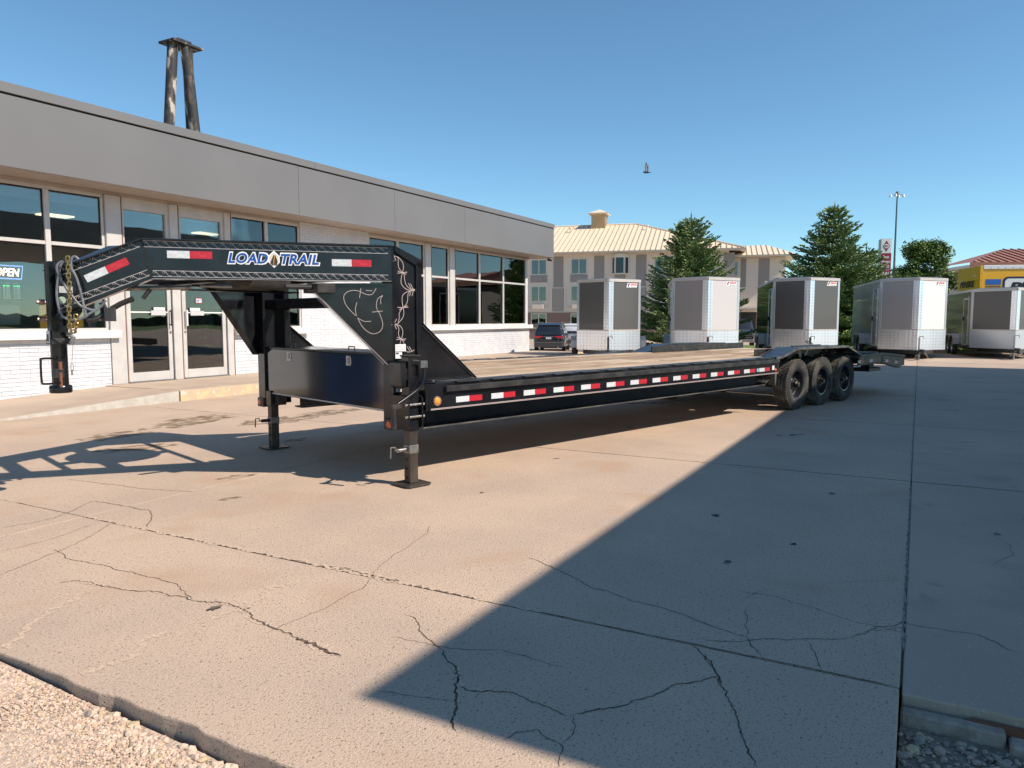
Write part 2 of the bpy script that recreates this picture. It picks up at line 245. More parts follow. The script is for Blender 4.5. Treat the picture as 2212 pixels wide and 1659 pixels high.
        if bevel:
            b = o.modifiers.new('bevel', 'BEVEL'); b.width = bevel; b.segments = seg; b.limit_method = 'ANGLE'; b.angle_limit = R(40)
        return o
def catmull(P, sub, closed):
    k = len(P); out = []
    for i in range(k if closed else k - 1):
        a = P[(i - 1) % k] if (closed or i > 0) else P[i]; b = P[i]; c = P[(i + 1) % k]; d = P[(i + 2) % k] if (closed or i + 2 < k) else c
        for j in range(sub):
            t = j / sub
            out.append(.5 * ((2 * b) + (c - a) * t + (2 * a - 5 * b + 4 * c - d) * t * t + (3 * b - a - 3 * c + d) * t ** 3))
    if not closed: out.append(P[-1])
    return out
def box(x0, x1, y0, y1, z0, z1): return MB().box(x0, x1, y0, y1, z0, z1)
def tag(o, label=None, cat=None, group=None, kind=None):
    if label: o['label'] = label
    if cat: o['category'] = cat
    if group: o['group'] = group
    if kind: o['kind'] = kind
    return o
def empty(name, loc=(0, 0, 0), rotz=0, parent=None, label=None, cat=None, group=None, kind=None):
    o = bpy.data.objects.new(name, None); COL.objects.link(o); o.location = loc; o.rotation_euler = (0, 0, rotz); o.empty_display_size = .2
    if parent is not None: o.parent = parent
    return tag(o, label, cat, group, kind)
def kids(o): return [c for c in bpy.data.objects if c.parent == o]
def copy_tree(o, parent=None, loc=None):
    c = o.copy(); COL.objects.link(c)
    if parent is not None: c.parent = parent
    if loc is not None: c.location = loc
    for ch in kids(o): copy_tree(ch, c)
    return c
def text_mb(txt, O, U, V, width, height, depth=.002, off=0, shear=0, space=1, mb=None, m=0, squash=None):
    """built-in font outline turned into mesh, fitted to width x height with its lower left at O"""
    cu = bpy.data.curves.new('t', 'FONT'); cu.body = txt; cu.size = 1; cu.offset = off; cu.shear = shear; cu.extrude = .01; cu.space_character = space; cu.resolution_u = 3
    ob = bpy.data.objects.new('t', cu); COL.objects.link(ob); dg = bpy.context.evaluated_depsgraph_get(); dg.update()
    me = bpy.data.meshes.new_from_object(ob.evaluated_get(dg)); bpy.data.objects.remove(ob); bpy.data.curves.remove(cu)
    xs = [v.co.x for v in me.vertices]; ys = [v.co.y for v in me.vertices]
    if squash: x0, x1, y0, y1 = squash
    else: x0, x1, y0, y1 = min(xs), max(xs), min(ys), max(ys)
    O, U, V = Vector(O), Vector(U), Vector(V); W = U.cross(V).normalized(); mb = mb or MB()
    mb.add([O + U * ((v.co.x - x0) / (x1 - x0) * width) + V * ((v.co.y - y0) / (y1 - y0) * height) + W * ((v.co.z / .01 * .5 + .5) * depth) for v in me.vertices],
           [tuple(p.vertices) for p in me.polygons], m)
    bb = (x0, x1, y0, y1); bpy.data.meshes.remove(me); return mb, bb

ROTB = R(90 - 28.59); ROTT = R(90 - 45.85)
def Bw(s, y, z=0): c, q = math.cos(ROTB), math.sin(ROTB); return Vector((s * c - y * q, s * q + y * c, z))

# ------------------------------------------------------------ ground, paving
def gz(x, y):
    t = min(1, max(0, (y - 30) / 15)); t = t * t * (3 - 2 * t)
    return -.64 * t
gm = MB(); NX = 60
xs = [(-1 if i < NX / 2 else 1) * (abs(i - NX / 2) / (NX / 2)) ** 3 * 2500 for i in range(NX + 1)]
ys = sorted(set([-2500, -800, -300, -100, -40, -15, -5, 0, 4, 8, 12, 16, 20, 24, 27] + [28 + i * 1.5 for i in range(14)] + [60, 90, 150, 300, 800, 2500]))
gm.add([(x, y, gz(x, y) - .14) for y in ys for x in xs], [(j * (NX + 1) + i, j * (NX + 1) + i + 1, (j + 1) * (NX + 1) + i + 1, (j + 1) * (NX + 1) + i) for j in range(len(ys) - 1) for i in range(NX)])
tag(gm.obj('ground', gravelbase), kind='structure')

pave = empty('pavement', (0, 0, 0), ROTB, kind='structure', label='cracked concrete forecourt of large slabs')
rnd = random.Random(3)
def slab(s0, s1, t0, t1, m, z1=0., th=.13, name='slab', rag=0):
    g = .0045; s0 += g; s1 -= g; t0 += g; t1 -= g
    z1 += rnd.uniform(-.003, .003) if s0 > 12 else 0
    ns = max(1, int((s1 - s0) / .25)) if rag else 1
    nt_ = max(1, int((t1 - t0) / .07)) if rag else 1
    P = [(s0 + ((.004 * math.sin(i * .5) + rnd.uniform(-.005, .005) - (.012 if rnd.random() < .08 else 0) * -1) if rag and 0 < i < nt_ else 0), t0 + (t1 - t0) * i / nt_) for i in range(nt_ + 1)]
    P += [(s1, t1), (s1, t0)]
    b = MB().hexa([(a, -t, z1 - th) for a, t in P], [(a, -t, z1) for a, t in P])
    return b.obj(name, m, pave, bevel=.008 if rag else .0025, seg=2)
TS = [-22, -15.5, -10.86, -5.07, -.003, 5, 10, 15, 20, 26]
SS = [3.05, 7.1, 10.9, 15.1, 19., 23., 27., 31.]
for i in range(len(TS) - 1):
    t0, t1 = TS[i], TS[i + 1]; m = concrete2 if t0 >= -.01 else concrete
    cuts = ([3.0] + SS[1:]) if t0 >= -.01 else ([1.59] + SS)
    if i == 2: cuts = [-2, 1.59, 3.05, 7.5, 11.4, 15.1, 19, 23, 27, 31]
    if t0 < -11: continue
    for k in range(len(cuts) - 1):
        slab(cuts[k], cuts[k + 1], t0, t1, m, rag=(k == 0 and i in (3, 4)), th=.13)
# farther lot, one drape behind the slabs
fm = MB(); n1, n2 = 30, 44
def gB(s, t, dz): p = Bw(s, -t); return (s, -t, gz(p.x, p.y) + dz)
fm.add([gB(31 + 50 * j / n2, -60 + 100 * i / n1, -.004) for j in range(n2 + 1) for i in range(n1 + 1)],
       [(j * (n1 + 1) + i, j * (n1 + 1) + i + 1, (j + 1) * (n1 + 1) + i + 1, (j + 1) * (n1 + 1) + i) for j in range(n2) for i in range(n1)])
tag(fm.obj('parking_lot', concrete2, None, rotz=ROTB), kind='structure')
fm = MB(); fm.add([gB(25.3 + 5.7 * j / 8, -60 + 49.14 * i / 20, -.006) for j in range(9) for i in range(21)], [(j * 21 + i, j * 21 + i + 1, (j + 1) * 21 + i + 1, (j + 1) * 21 + i) for j in range(8) for i in range(20)])
fm.obj('slab', concrete, pave)
bb = MB().box(1.75, 31, .03, 10.86, -.05, -.012); bb.box(3.1, 31, -26, .028, -.05, -.014); bb.obj('joint_filler', dirt, pave)
# left-hand neighbours in front of the walkway, far left
slab(-6, -2, -10.86, -5.07, concrete)
# cracks and crumbled seams
def jag(pts, wd, seed, step=.035, z=.0035, amp=.35, m=crackm, name='crack', wander=.006):
    r = random.Random(seed); P = [Vector((a, -t, 0)) for a, t in pts]; Q = [P[0]]
    for a, b in zip(P, P[1:]):
        n = max(1, int((b - a).length / step)); d = (b - a).normalized(); q = Vector((-d.y, d.x, 0)); wk = 0
        for i in range(1, n + 1):
            wk = wk * .9 + r.uniform(-1, 1) * wander
            Q.append(a.lerp(b, i / n) + (q * (r.uniform(-1, 1) * wd * amp * 1.4 + wk * math.sin(3.14 * i / n)) if i < n else Vector()))
    vs = []; k = len(Q)
    for i, p in enumerate(Q):
        d = (Q[min(i + 1, k - 1)] - Q[max(i - 1, 0)]).normalized(); q = Vector((-d.y, d.x, 0)); e = min(1, i / 3 + .15, (k - 1 - i) / 3 + .15)
        vs += [p + q * wd * e * r.uniform(.2, .75) + Vector((0, 0, z)), p - q * wd * e * r.uniform(.2, .75) + Vector((0, 0, z))]
    return MB().add(vs, [(2 * i, 2 * i + 1, 2 * i + 3, 2 * i + 2) for i in range(k - 1)]).obj(name, m, pave)
for i, (wd, P) in enumerate(D['cracks']):
    jag(P, wd * .48, i, z=.0018, step=.014, amp=.45); 
    if wd > .012: jag(P, wd * 1.5, i + 50, z=.0012, m=rubble, name='crumbled_edge', amp=.5)
for i, (wd, P) in enumerate(D['seams']):
    jag(P, wd, i + 90, z=.0014, m=rubble, name='crumbled_edge', step=.02, amp=.4)
for i, (s_, t_a, t_b, wd) in enumerate(((7.1, -3.75, 4.9, .011), (10.9, -1.7, 4.9, .010), (15.1, -1.2, 4.9, .010), (3.052, -5.0, -.03, .006), (19.0, .2, 4.9, .012), (7.5, -10.5, -5.2, .008))):
    jag([(s_, t_a), (s_, (t_a + t_b) / 2), (s_, t_b)], wd, i + 200, z=.0014, step=.03, amp=.3, name='joint_line', wander=.0006)
for i, (a, b) in enumerate(((3.4, 6.9), (7.3, 14.8))): jag([(a, -.004), (b, -.004)], .012, i + 220, z=.0012, step=.03, m=M('joint_sealant', (.16, .13, .11), .9, var=(.34, .28, .23), vscale=16), name='joint_line', wander=.0006)
jag([(3.05, -5.05), (3.06, -3.4), (3.05, -1.5)], .026, 301, z=.0019, step=.02, m=rubble, amp=.5, name='crumbled_edge')
jag([(3.05, -5.6), (3.08, -7.2), (3.0, -8.8)], .012, 302, z=.0016, m=rubble, amp=.5, name='crumbled_edge')
rc_ = random.Random(77)
for i in range(16):
    s_, t_ = rc_.uniform(1.9, 9.5), rc_.uniform(-6.5, 3.5); a_ = rc_.uniform(0, 3.14); P_ = [(s_, t_)]
    for k in range(rc_.randrange(3, 7)):
        a_ += rc_.uniform(-.5, .5); L_ = rc_.uniform(.12, .35); P_.append((P_[-1][0] + math.cos(a_) * L_, P_[-1][1] + math.sin(a_) * L_))
    jag(P_, rc_.uniform(.0025, .0045), 400 + i, z=.0013, step=.02, amp=.6, name='hairline', wander=.008, m=(crackm if i % 3 else rubble))
# damp and oil stains lying on the slabs
def stain_mat(name, col, dens=.55):
    m = bpy.data.materials.new(name); m.use_nodes = True; n = m.node_tree.nodes; L = m.node_tree.links
    b = n['Principled BSDF']; b.inputs['Base Color'].default_value = (*col, 1); b.inputs['Roughness'].default_value = .7
    tc = n.new('ShaderNodeTexCoord'); nz = n.new('ShaderNodeTexNoise'); nz.inputs['Scale'].default_value = 7; nz.inputs['Detail'].default_value = 6
    mr = n.new('ShaderNodeMapRange'); mr.inputs[1].default_value = .38; mr.inputs[2].default_value = .58; mr.inputs[4].default_value = dens
    L.new(tc.outputs['Object'], nz.inputs[0]); L.new(nz.outputs[0], mr.inputs[0]); L.new(mr.outputs[0], b.inputs['Alpha']); return m
st1 = stain_mat('damp_stain', (.16, .115, .06)); st2 = stain_mat('oil_stain', (.02, .018, .017), .8)
def stain(s, t, a, b, rot, m, seed, z=.0008):
    r = random.Random(seed); n = 22; P = []
    for i in range(n):
        th = 2 * math.pi * i / n; k = r.uniform(.55, 1.1); x, y = a * k * math.cos(th), b * k * math.sin(th)
        P.append((s + x * math.cos(rot) - y * math.sin(rot), -(t + x * math.sin(rot) + y * math.cos(rot)), z))
    return MB().add(P, [tuple(range(n))]).obj('stain', m, pave)
for (s, t, a, b, ro, m) in [(7.3, -7.6, .75, .35, .2, st1), (6.7, -8.6, .9, .4, -.2, st1), (5.4, -8.3, .5, .3, 0, st1), (5.0, -7.3, .45, .25, .3, st1), (8.3, -7.6, .7, .3, .2, st1),
        (5.2, -1.2, .05, .035, 0, st2), (4.75, -.62, .035, .02, .3, st2), (4.2, -.9, .05, .024, .1, st2), (6.3, -.55, .05, .03, 0, st2), (6.1, .7, .05, .03, .2, st2), (5.6, .5, .04, .03, 0, st2),
        (12.3, -1.9, .45, .16, .9, st1), (11.5, -4.6, 1.4, .25, 1.2, st1), (9.0, -3.2, .1, .05, 0, st2), (7.9, .9, .08, .04, 0, st2), (2.35, -2.9, .05, .03, 0, st2), (9.3, -1.3, .22, .07, .8, st2),
        (5.0, -3.0, .035, .02, 0, st2), (6.6, -3.1, .05, .02, .5, st2), (3.9, -4.6, .12, .05, .4, st1), (4.5, -5.2, .2, .08, .4, st1), (6.2, -6.2, .2, .1, 0, st1)]:
    stain(s, t, a, b, ro, m, s * 7 + t, .0006 + .0001 * ((s * 13) % 3))
# lower beam and rusty strip below the right-hand slab edge
box(2.93, 2.985, -.32, -.0, -.17, -.035).obj('kerb_block', conc_edge, pave, bevel=.008)
MB().box(2.90, 2.98, -.62, -.33, -.17, -.055).obj('kerb_block', conc_edge, pave, bevel=.008)
MB().box(2.90, 2.98, -1.2, -.63, -.17, -.06).obj('kerb_block', conc_edge, pave, bevel=.008)
MB().box(2.975, 2.995, -1.5, -.22, -.06, -.03).obj('steel_strip', rust, pave)
# loose gravel
GOLD = (1 + 5 ** .5) / 2
IV = [Vector(p).normalized() for p in [(-1, GOLD, 0), (1, GOLD, 0), (-1, -GOLD, 0), (1, -GOLD, 0), (0, -1, GOLD), (0, 1, GOLD), (0, -1, -GOLD), (0, 1, -GOLD), (GOLD, 0, -1), (GOLD, 0, 1), (-GOLD, 0, -1), (-GOLD, 0, 1)]]
IF = [(0, 11, 5), (0, 5, 1), (0, 1, 7), (0, 7, 10), (0, 10, 11), (1, 5, 9), (5, 11, 4), (11, 10, 2), (10, 7, 6), (7, 1, 8), (3, 9, 4), (3, 4, 2), (3, 2, 6), (3, 6, 8), (3, 8, 9), (4, 9, 5), (2, 4, 11), (6, 2, 10), (8, 6, 7), (9, 8, 1)]
def bedz(s, t): return -.026 - .050 * min(1, max(0, (t + 3.4) / 1.6)) if t < -.1 else -.085
def stones(name, n, area, mats, seed):
    r = random.Random(seed); mb = MB()
    for i in range(n):
        s, t, k = area(r); a = r.uniform(.003, .0068) * (1 + k * 1.4); rot = Matrix.Rotation(r.uniform(0, 6.28), 3, 'Z') @ Matrix.Rotation(r.uniform(-.5, .5), 3, 'X')
        q = Vector((s, -t, bedz(s, t) + a * .25)); sx, sy, sz = a * r.uniform(.8, 1.25), a * r.uniform(.65, 1.0), a * r.uniform(.45, .8)
        mb.add([q + rot @ Vector((v.x * sx * r.uniform(.82, 1.12), v.y * sy * r.uniform(.82, 1.12), v.z * sz * r.uniform(.82, 1.12))) for v in IV], IF, r.choices(range(len(mats)), [7, 2.2, 1.6, 1][:len(mats)])[0])
    me = bpy.data.meshes.new(name); me.from_pydata(mb.v, [], mb.f)
    for m_ in mats: me.materials.append(m_)
    me.polygons.foreach_set('material_index', mb.m); me.update(); o = bpy.data.objects.new(name, me); COL.objects.link(o); o.rotation_euler[2] = ROTB
    return tag(o, kind='stuff')
g1 = M('stone_cream', (.62, .48, .37), .8, var=(.54, .41, .31), vscale=20); g2 = M('stone_pink', (.44, .31, .24), .8); g3 = M('stone_tan', (.50, .38, .24), .8); g4 = M('stone_grey', (.24, .20, .17), .7, var=(.36, .29, .23), vscale=9)
def ar1(r):
    t = r.uniform(-4.4, -.3); d = abs(r.gauss(0, .25)); return 1.575 - d, t, (1.5 * r.random() ** 3 * math.exp(-d * 9) * (1.5 if t > -2.6 else .7))
def ar2(r):
    t = r.uniform(.0, 1.6); return 2.88 - abs(r.gauss(0, .34)), t, 2.6 * r.random() ** 5
tag(stones('gravel', 24000, ar1, [g1, g2, g3, g4], 5), 'pale crushed gravel along the broken slab edge at lower left', 'gravel')
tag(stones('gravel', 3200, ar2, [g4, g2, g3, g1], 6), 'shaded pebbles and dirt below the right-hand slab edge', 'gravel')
gb_ = MB(); n1, n2 = 40, 24
gb_.add([(-2 + 3.585 * j / n2, -(-8 + 7.9 * i / n1), bedz(0, -8 + 7.9 * i / n1) + rnd.uniform(-.004, .004)) for j in range(n2 + 1) for i in range(n1 + 1)], [(j * (n1 + 1) + i, j * (n1 + 1) + i + 1, (j + 1) * (n1 + 1) + i + 1, (j + 1) * (n1 + 1) + i) for j in range(n2) for i in range(n1)])
tag(gb_.obj('gravel_bed', gravelbase, None, rotz=ROTB), kind='structure')
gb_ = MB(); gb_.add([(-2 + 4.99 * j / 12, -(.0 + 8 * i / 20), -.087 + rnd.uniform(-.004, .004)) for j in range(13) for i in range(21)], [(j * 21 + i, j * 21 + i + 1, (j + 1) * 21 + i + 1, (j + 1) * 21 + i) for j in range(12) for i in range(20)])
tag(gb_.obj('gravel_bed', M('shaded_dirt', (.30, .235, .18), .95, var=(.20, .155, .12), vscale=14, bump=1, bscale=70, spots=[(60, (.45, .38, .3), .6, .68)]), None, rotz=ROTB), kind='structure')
# walkway: ramp on the left, raised walk with worn yellow kerb on the right
walk = empty('walkway', (0, 0, 0), ROTB, kind='structure')
Y0, Y1 = 10.86, 12.97
MB().hexa([(5.0, Y0, -.1), (8.25, Y0, -.1), (8.25, Y1, -.1), (5.0, Y1, -.1)], [(5.0, Y0, .004), (8.25, Y0, .175), (8.55, Y1, .175), (5.0, Y1, .02)]).obj('ramp', walkm, walk, bevel=.006)
MB().hexa([(5.05, Y0 - .004, -.1), (8.24, Y0 - .004, -.1), (8.24, Y0 + .05, -.1), (5.05, Y0 + .05, -.1)], [(5.05, Y0 - .004, .006), (8.24, Y0 - .004, .172), (8.24, Y0 + .05, .172), (5.05, Y0 + .05, .006)]).obj('ramp_edge', rampface, walk)
MB().box(-6, 4.99, Y0 + .01, Y1, -.1, .004).obj('slab', walkm, walk)
for a, b in ((8.27, 12.2), (12.21, 16.2), (16.21, 20.2), (20.21, 25.4)):
    MB().box(a, b, Y0 + .006, Y1 + .02, -.1, .18).obj('slab', walkm, walk, bevel=.012, seg=2)
    MB().box(a, b, Y0 - .006, Y0 + .004, -.1, .168).obj('kerb', yellowcurb, walk)

# ------------------------------------------------------------ shop building (local x along the front, wall face at y = 12.9)
shop = empty('shop_building', (0, 0, 0), ROTB, label='long white brick shop with deep grey fascia and storefront glass', cat='building')
def sp(name, mb, m, bevel=0, par=shop, **k): return mb.obj(name, m, par, bevel=bevel, **k)
YW = 12.9
wall = MB()
wall.box(-4, 8.40, YW, YW + .2, 0, 1.03); wall.box(11.2, 13.22, YW, YW + .2, .0, 1.03); wall.box(13.22, 15.72, YW, YW + .2, .0, 3.66); wall.box(15.72, 25.02, YW, YW + .2, 0, 1.03)
wall.box(24.80, 25.02, YW + .2, 21, 0, 1.03); wall.box(-4, 25.02, 20.9, 21.1, 0, 3.66); wall.box(-4, -3.8, YW + .2, 21, 0, 3.66)
sp('wall', wall, mortar)
# bricks: nearest 300 as pieces, the rest joined
CH, BL = .0668, .305
proto_b = None; cnt = 0; rest = MB(); rb = random.Random(11)
spots_ = []
for (a, b, z0, z1) in ((5.0, 8.40, .0, 1.03), (11.2, 13.22, .18, 1.03), (13.22, 15.72, .18, 3.66), (15.72, 25.02, .18, 1.03), (-4, 5.0, 0, 1.03)):
    nc = int((z1 - z0) / CH)
    for c in range(nc):
        x = a - (BL / 2 if c % 2 else 0)
        while x < b - .02:
            x0, x1 = max(a, x), min(b, x + BL); spots_.append((x0, x1, z0 + c * CH + .004 + (z1 - z0 - nc * CH) * (c / nc), abs((x0 + x1) / 2 - 8.4) if x0 > 6 else 99)); x += BL
full = [q for q in spots_ if q[1] - q[0] > BL - .01]; part_ = [q for q in spots_ if q[1] - q[0] <= BL - .01]
full.sort(key=lambda q: q[3])
me_src = MB().box(.002, BL - .002, -.009, .01, 0, CH - .0065)
for i, q in enumerate(full):
    dy = rb.uniform(-.0025, .0025)
    if i < 290:
        if proto_b is None: o = me_src.obj('brick', brickm, shop, bevel=.0015)
        else: o = proto_b.copy(); COL.objects.link(o)
        if proto_b is None: proto_b = o
        o.location = (q[0], YW + dy, q[2])
    else: rest.box(q[0] + .002, q[1] - .002, YW - .009 + dy, YW + .01, q[2], q[2] + CH - .0065)
for q in part_: rest.box(q[0] + .002, q[1] - .002, YW - .009, YW + .01, q[2], q[2] + CH - .0065)
tag(sp('brickwork', rest, brickm), kind='stuff')
for a, b in ((-4, 8.56), (11.2, 13.36), (15.62, 25.10)):
    sp('sill', box(a, b, YW - .13, YW + .1, 1.032, 1.172), whitep, .008)
# soffit, fascia, coping, roof
YF = 12.1
sp('soffit', box(-4, 25.43, YF + .03, YW + .6, 3.665, 3.70), tan)
sp('header', box(-4, 25.02, YW + .0, YW + .15, 3.60, 3.664), tan, .004)
fx = [-4, 12.4, 15.83, 19.24, 25.47]
for a, b in zip(fx, fx[1:]):
    sp('fascia_panel', box(a + .003, b - .003, YF, YF + .03, 3.655, 4.715), fascia, .003)
sp('fascia_panel', box(25.44, 25.47, YF + .032, 21, 3.655, 4.715), fascia, .003)
sp('shadow_gap', box(-4, 25.46, YF + .012, YF + .05, 4.716, 4.745), rubbergap)
for a, b in zip([-4, 4.2, 12.9, 21.0], [4.2, 12.9, 21.0, 25.49]):
    sp('coping', MB().prism([(0, 4.745), (0, 4.895), (.25, 4.905), (.25, 4.745)], (a + .002, YF - .022, 0), (0, 1, 0), (0, 0, 1), 0, b - a - .004), fascia, .004)
sp('coping', box(25.24, 25.49, YF + .23, 21, 4.745, 4.90), fascia)
sp('roof', box(-4, 25.3, YF + .06, 21.2, 4.5, 4.70), fascia)
# interior
sp('floor', box(-3.8, 24.8, YW + .2, 20.9, -.02, .17), carpet)
sp('ceiling', box(-3.8, 24.8, YW + .2, 20.9, 3.45, 3.5), M('ceiling_tile', (.42, .40, .37), .9))
iw = M('shop_inner_wall', (.42, .37, .31), .9, var=(.25, .23, .21), vscale=.5)
lampm = M('ceiling_lamp', (1, .9, .7), .5, emit=((1, .8, .5), 1.6))
for xx in (1.5, 4.5, 8.6, 12.2, 16.2, 20.4):
    for yy_ in (15.1,): sp('ceiling_lamp', box(xx, xx + .6, yy_, yy_ + .3, 3.42, 3.449), lampm)
sp('partition', box(-3.8, 24.8, 17.5, 17.6, .17, 3.45), iw)
sp('partition', box(14.0, 14.1, 13.4, 17.5, .17, 3.45), iw)
# storefront framing
def window(s0, s1, mull, z0=1.172, zt=2.655, z1=3.60, g=glassd, lower=True):
    f = MB(); fw = .05; ys, ye = YW + .015, YW + .085
    f.box(s0, s1, ys, ye, z1 - .055, z1); f.box(s0, s1, ys, ye, z0, z0 + .045); f.box(s0, s0 + fw, ys, ye, z0 + .045, z1 - .055); f.box(s1 - fw, s1, ys, ye, z0 + .045, z1 - .055)
    xs_ = [s0 + fw] + [x for mm_ in mull for x in (mm_ - .045, mm_ + .045)] + [s1 - fw]
    for mm_ in mull: f.box(mm_ - .045, mm_ + .045, ys - .01, ye, z0 + .045, z1 - .055)
    W_ = sp('window', f, alum, .004)
    for i in range(0, len(xs_), 2):
        a, b = xs_[i], xs_[i + 1]
        MB().box(a, b, ys - .004, ye - .01, zt - .03, zt + .03).obj('transom_bar', alum, W_, bevel=.004)
        for (za, zb) in ((z0 + .045, zt - .03), (zt + .03, z1 - .055)):
            MB().box(a + .012, b - .012, YW + .055, YW + .061, za + .012, zb - .012).obj('pane', g, W_)
            gk = MB(); gk.box(a, a + .012, YW + .04, YW + .07, za, zb); gk.box(b - .012, b, YW + .04, YW + .07, za, zb); gk.box(a, b, YW + .04, YW + .07, za, za + .012); gk.box(a, b, YW + .04, YW + .07, zb - .012, zb)
            gk.obj('gasket', gasket, W_)
    return W_
window(-3.8, 3.1, [-2.2, -.6, 1.2]); window(3.15, 8.40, [4.2, 5.25, 6.3, 7.40])
window(11.2, 13.22, [12.2]); window(15.74, 18.29, [17.0]); window(18.60, 19.60, []); window(19.90, 24.78, [21.44, 23.06])
sp('corner_post', box(24.78, 24.88, YW - .005, YW + .1, 1.172, 3.60), whitep, .004)
gl = MB().box(24.83, 24.84, YW + .2, 20, 1.2, 3.6); sp('pane', gl, glassd)
for a, b, z0 in ((8.41, 8.73, .18), (9.715, 9.925, .18), (11.02, 11.2, .18), (18.29, 18.60, 1.172), (19.60, 19.90, 1.172)):
    sp('pilaster', box(a, b, YW - .03, YW + .12, z0, 3.60), alum, .006)
    sp('trim_strip', box(b - .03, b - .012, YW - .036, YW - .029, z0, 3.60), M('brown_sealant', (.16, .08, .05), .8))
# doors
for (a, b, hs) in ((8.73, 9.715, 1), (9.925, 11.02, 0)):
    fr = MB(); zt, zb = 2.36, .20; st = .085
    fr.box(a + .02, a + .02 + st, YW, YW + .05, zb, zt); fr.box(b - .02 - st, b - .02, YW, YW + .05, zb, zt)
    fr.box(a + .02 + st, b - .02 - st, YW, YW + .05, zt - .1, zt); fr.box(a + .02 + st, b - .02 - st, YW, YW + .05, zb, zb + .17)
    d = sp('door', fr, alum, .005)
    MB().box(a + .02 + st, b - .02 - st, YW + .022, YW + .028, zb + .17, zt - .1).obj('pane', glasst, d)
    MB().box(a + .02 + st, b - .02 - st, YW + .002, YW + .02, 1.495, 1.52).obj('push_bar', whitep, d)
    mid = (a + b) / 2
    MB().box(mid - .04 + (.12 if hs else -.32), mid + .2 + (.12 if hs else -.32), YW - .012, YW - .008, 1.545, 1.60).obj('notice', white, d)
    MB().box(mid - .1 + (.12 if hs else -.25), mid + .22 + (.12 if hs else -.25), YW - .014, YW - .009, 1.45, 1.54).obj('notice', M('notice_grey', (.5, .5, .5), .6), d)
    hx = b - .07 if hs else a + .075
    hb = MB(); hb.cyl((hx, YW - .06, 1.14 + .1), (hx, YW - .06, 1.56), .013 if hs else .02, 10); hb.cyl((hx, YW - .06, 1.27), (hx, YW, 1.27), .01, 8); hb.cyl((hx, YW - .06, 1.53), (hx, YW, 1.53), .01, 8)
    hb.obj('handle', gasket if hs else whitep, d, smooth=True)
    MB().cyl((hx + (.01 if hs else -.01), YW - .012, 1.12), (hx + (.01 if hs else -.01), YW, 1.12), .022, 12).obj('lock', galv, d, smooth=True)
    hd = MB().box(a, b, YW - .005, YW + .09, 2.362, 2.44); sp('door_head', hd, alum, .004)
    sp('threshold', box(a, b, YW - .06, YW + .1, .181, .198), galv)
    f = MB(); f.box(a, a + .05, YW + .005, YW + .08, 2.44, 3.6); f.box(b - .07, b, YW + .005, YW + .08, 2.44, 3.6); f.box(a + .05, b - .07, YW + .005, YW + .08, 3.39, 3.6)
    W_ = sp('window', f, alum, .004); MB().box(a + .05, b - .07, YW + .05, YW + .056, 2.44, 3.39).obj('pane', glassd, W_)
# small sticker on the right-hand door
stk = empty('card_sticker', (0, 0, 0), ROTB, label='small blue and white card sticker on the right-hand glass door', cat='sticker')
MB().box(10.27, 10.42, YW + .012, YW + .016, 1.70, 1.80).obj('backing', taper, stk); MB().box(10.28, 10.41, YW + .008, YW + .012, 1.712, 1.788).obj('face', white, stk)
tm, _ = text_mb('EBT', (10.29, YW + .007, 1.725), (1, 0, 0), (0, 0, 1), .11, .05, .001, off=.02); tm.obj('lettering', blue, stk)
for a, b in ((3.2, 8.35), (8.8, 9.65), (10.0, 10.9), (11.25, 13.17), (15.8, 18.24), (18.65, 19.55), (19.95, 24.73)): sp('bulkhead_strip', box(a, b, YW + .11, YW + .115, 3.36, 3.56), tan)  # tan strips stand for the interior bulkhead above the glass
# things inside the shop
def shopthing(name, label, cat, **k): return empty(name, (0, 0, 0), ROTB, label=label, cat=cat, **k)
neon = M('neon_warm', (1, .8, .7), .5, emit=((1, .62, .45), 4.0)); neonb = M('neon_blue', (.3, .4, 1), .5, emit=((.25, .38, 1), 1.3)); ledg = M('led_green', (.2, 1, .3), .5, emit=((.1, 1, .3), 1.6)); ledw = M('led_dim', (.5, .52, .4), .5, emit=((.6, .62, .45), .35))
t = shopthing('open_sign', 'lit OPEN sign with blue outline hanging in the left window', 'sign')
MB().box(6.50, 7.04, YW + .12, YW + .14, 2.02, 2.25).obj('backboard', gasket, t)
fr = MB(); P = [(6.53, YW + .11, 2.03), (6.99, YW + .11, 2.03), (7.02, YW + .11, 2.24), (6.56, YW + .11, 2.24)]; fr.tube(P, .011, 6, closed=True); fr.obj('tube', neonb, t)
tm, _ = text_mb('OPEN', (6.59, YW + .105, 2.07), (1, 0, 0), (0, 0, 1), .37, .13, .006, off=.01, shear=.2); tm.obj('lettering', neon, t)
t = shopthing('hours_sign', 'black business hours board with green lit digits below the OPEN sign', 'sign')
MB().box(6.60, 7.00, YW + .12, YW + .14, 1.68, 1.98).obj('board', gasket, t)
tm, _ = text_mb('BUSINESS HOURS', (6.68, YW + .112, 1.945), (1, 0, 0), (0, 0, 1), .28, .022, .004); tm.obj('lettering', white, t)
for i, dn in enumerate(('MON', 'TUE', 'WED', 'THU', 'FRI', 'SAT', 'SUN')):
    tm, _ = text_mb(dn, (6.63, YW + .112, 1.905 - i * .033), (1, 0, 0), (0, 0, 1), .04, .018, .004)
    tm.obj('lettering', white, t)
    tm, _ = text_mb('8:30   5:30', (6.70, YW + .112, 1.903 - i * .033), (1, 0, 0), (0, 0, 1), .26, .022, .004, off=.01); tm.obj('digits', ledg if i == 0 else ledw, t)
t = shopthing('pegboard', 'yellow pegboard panel standing behind the left window', 'display board')
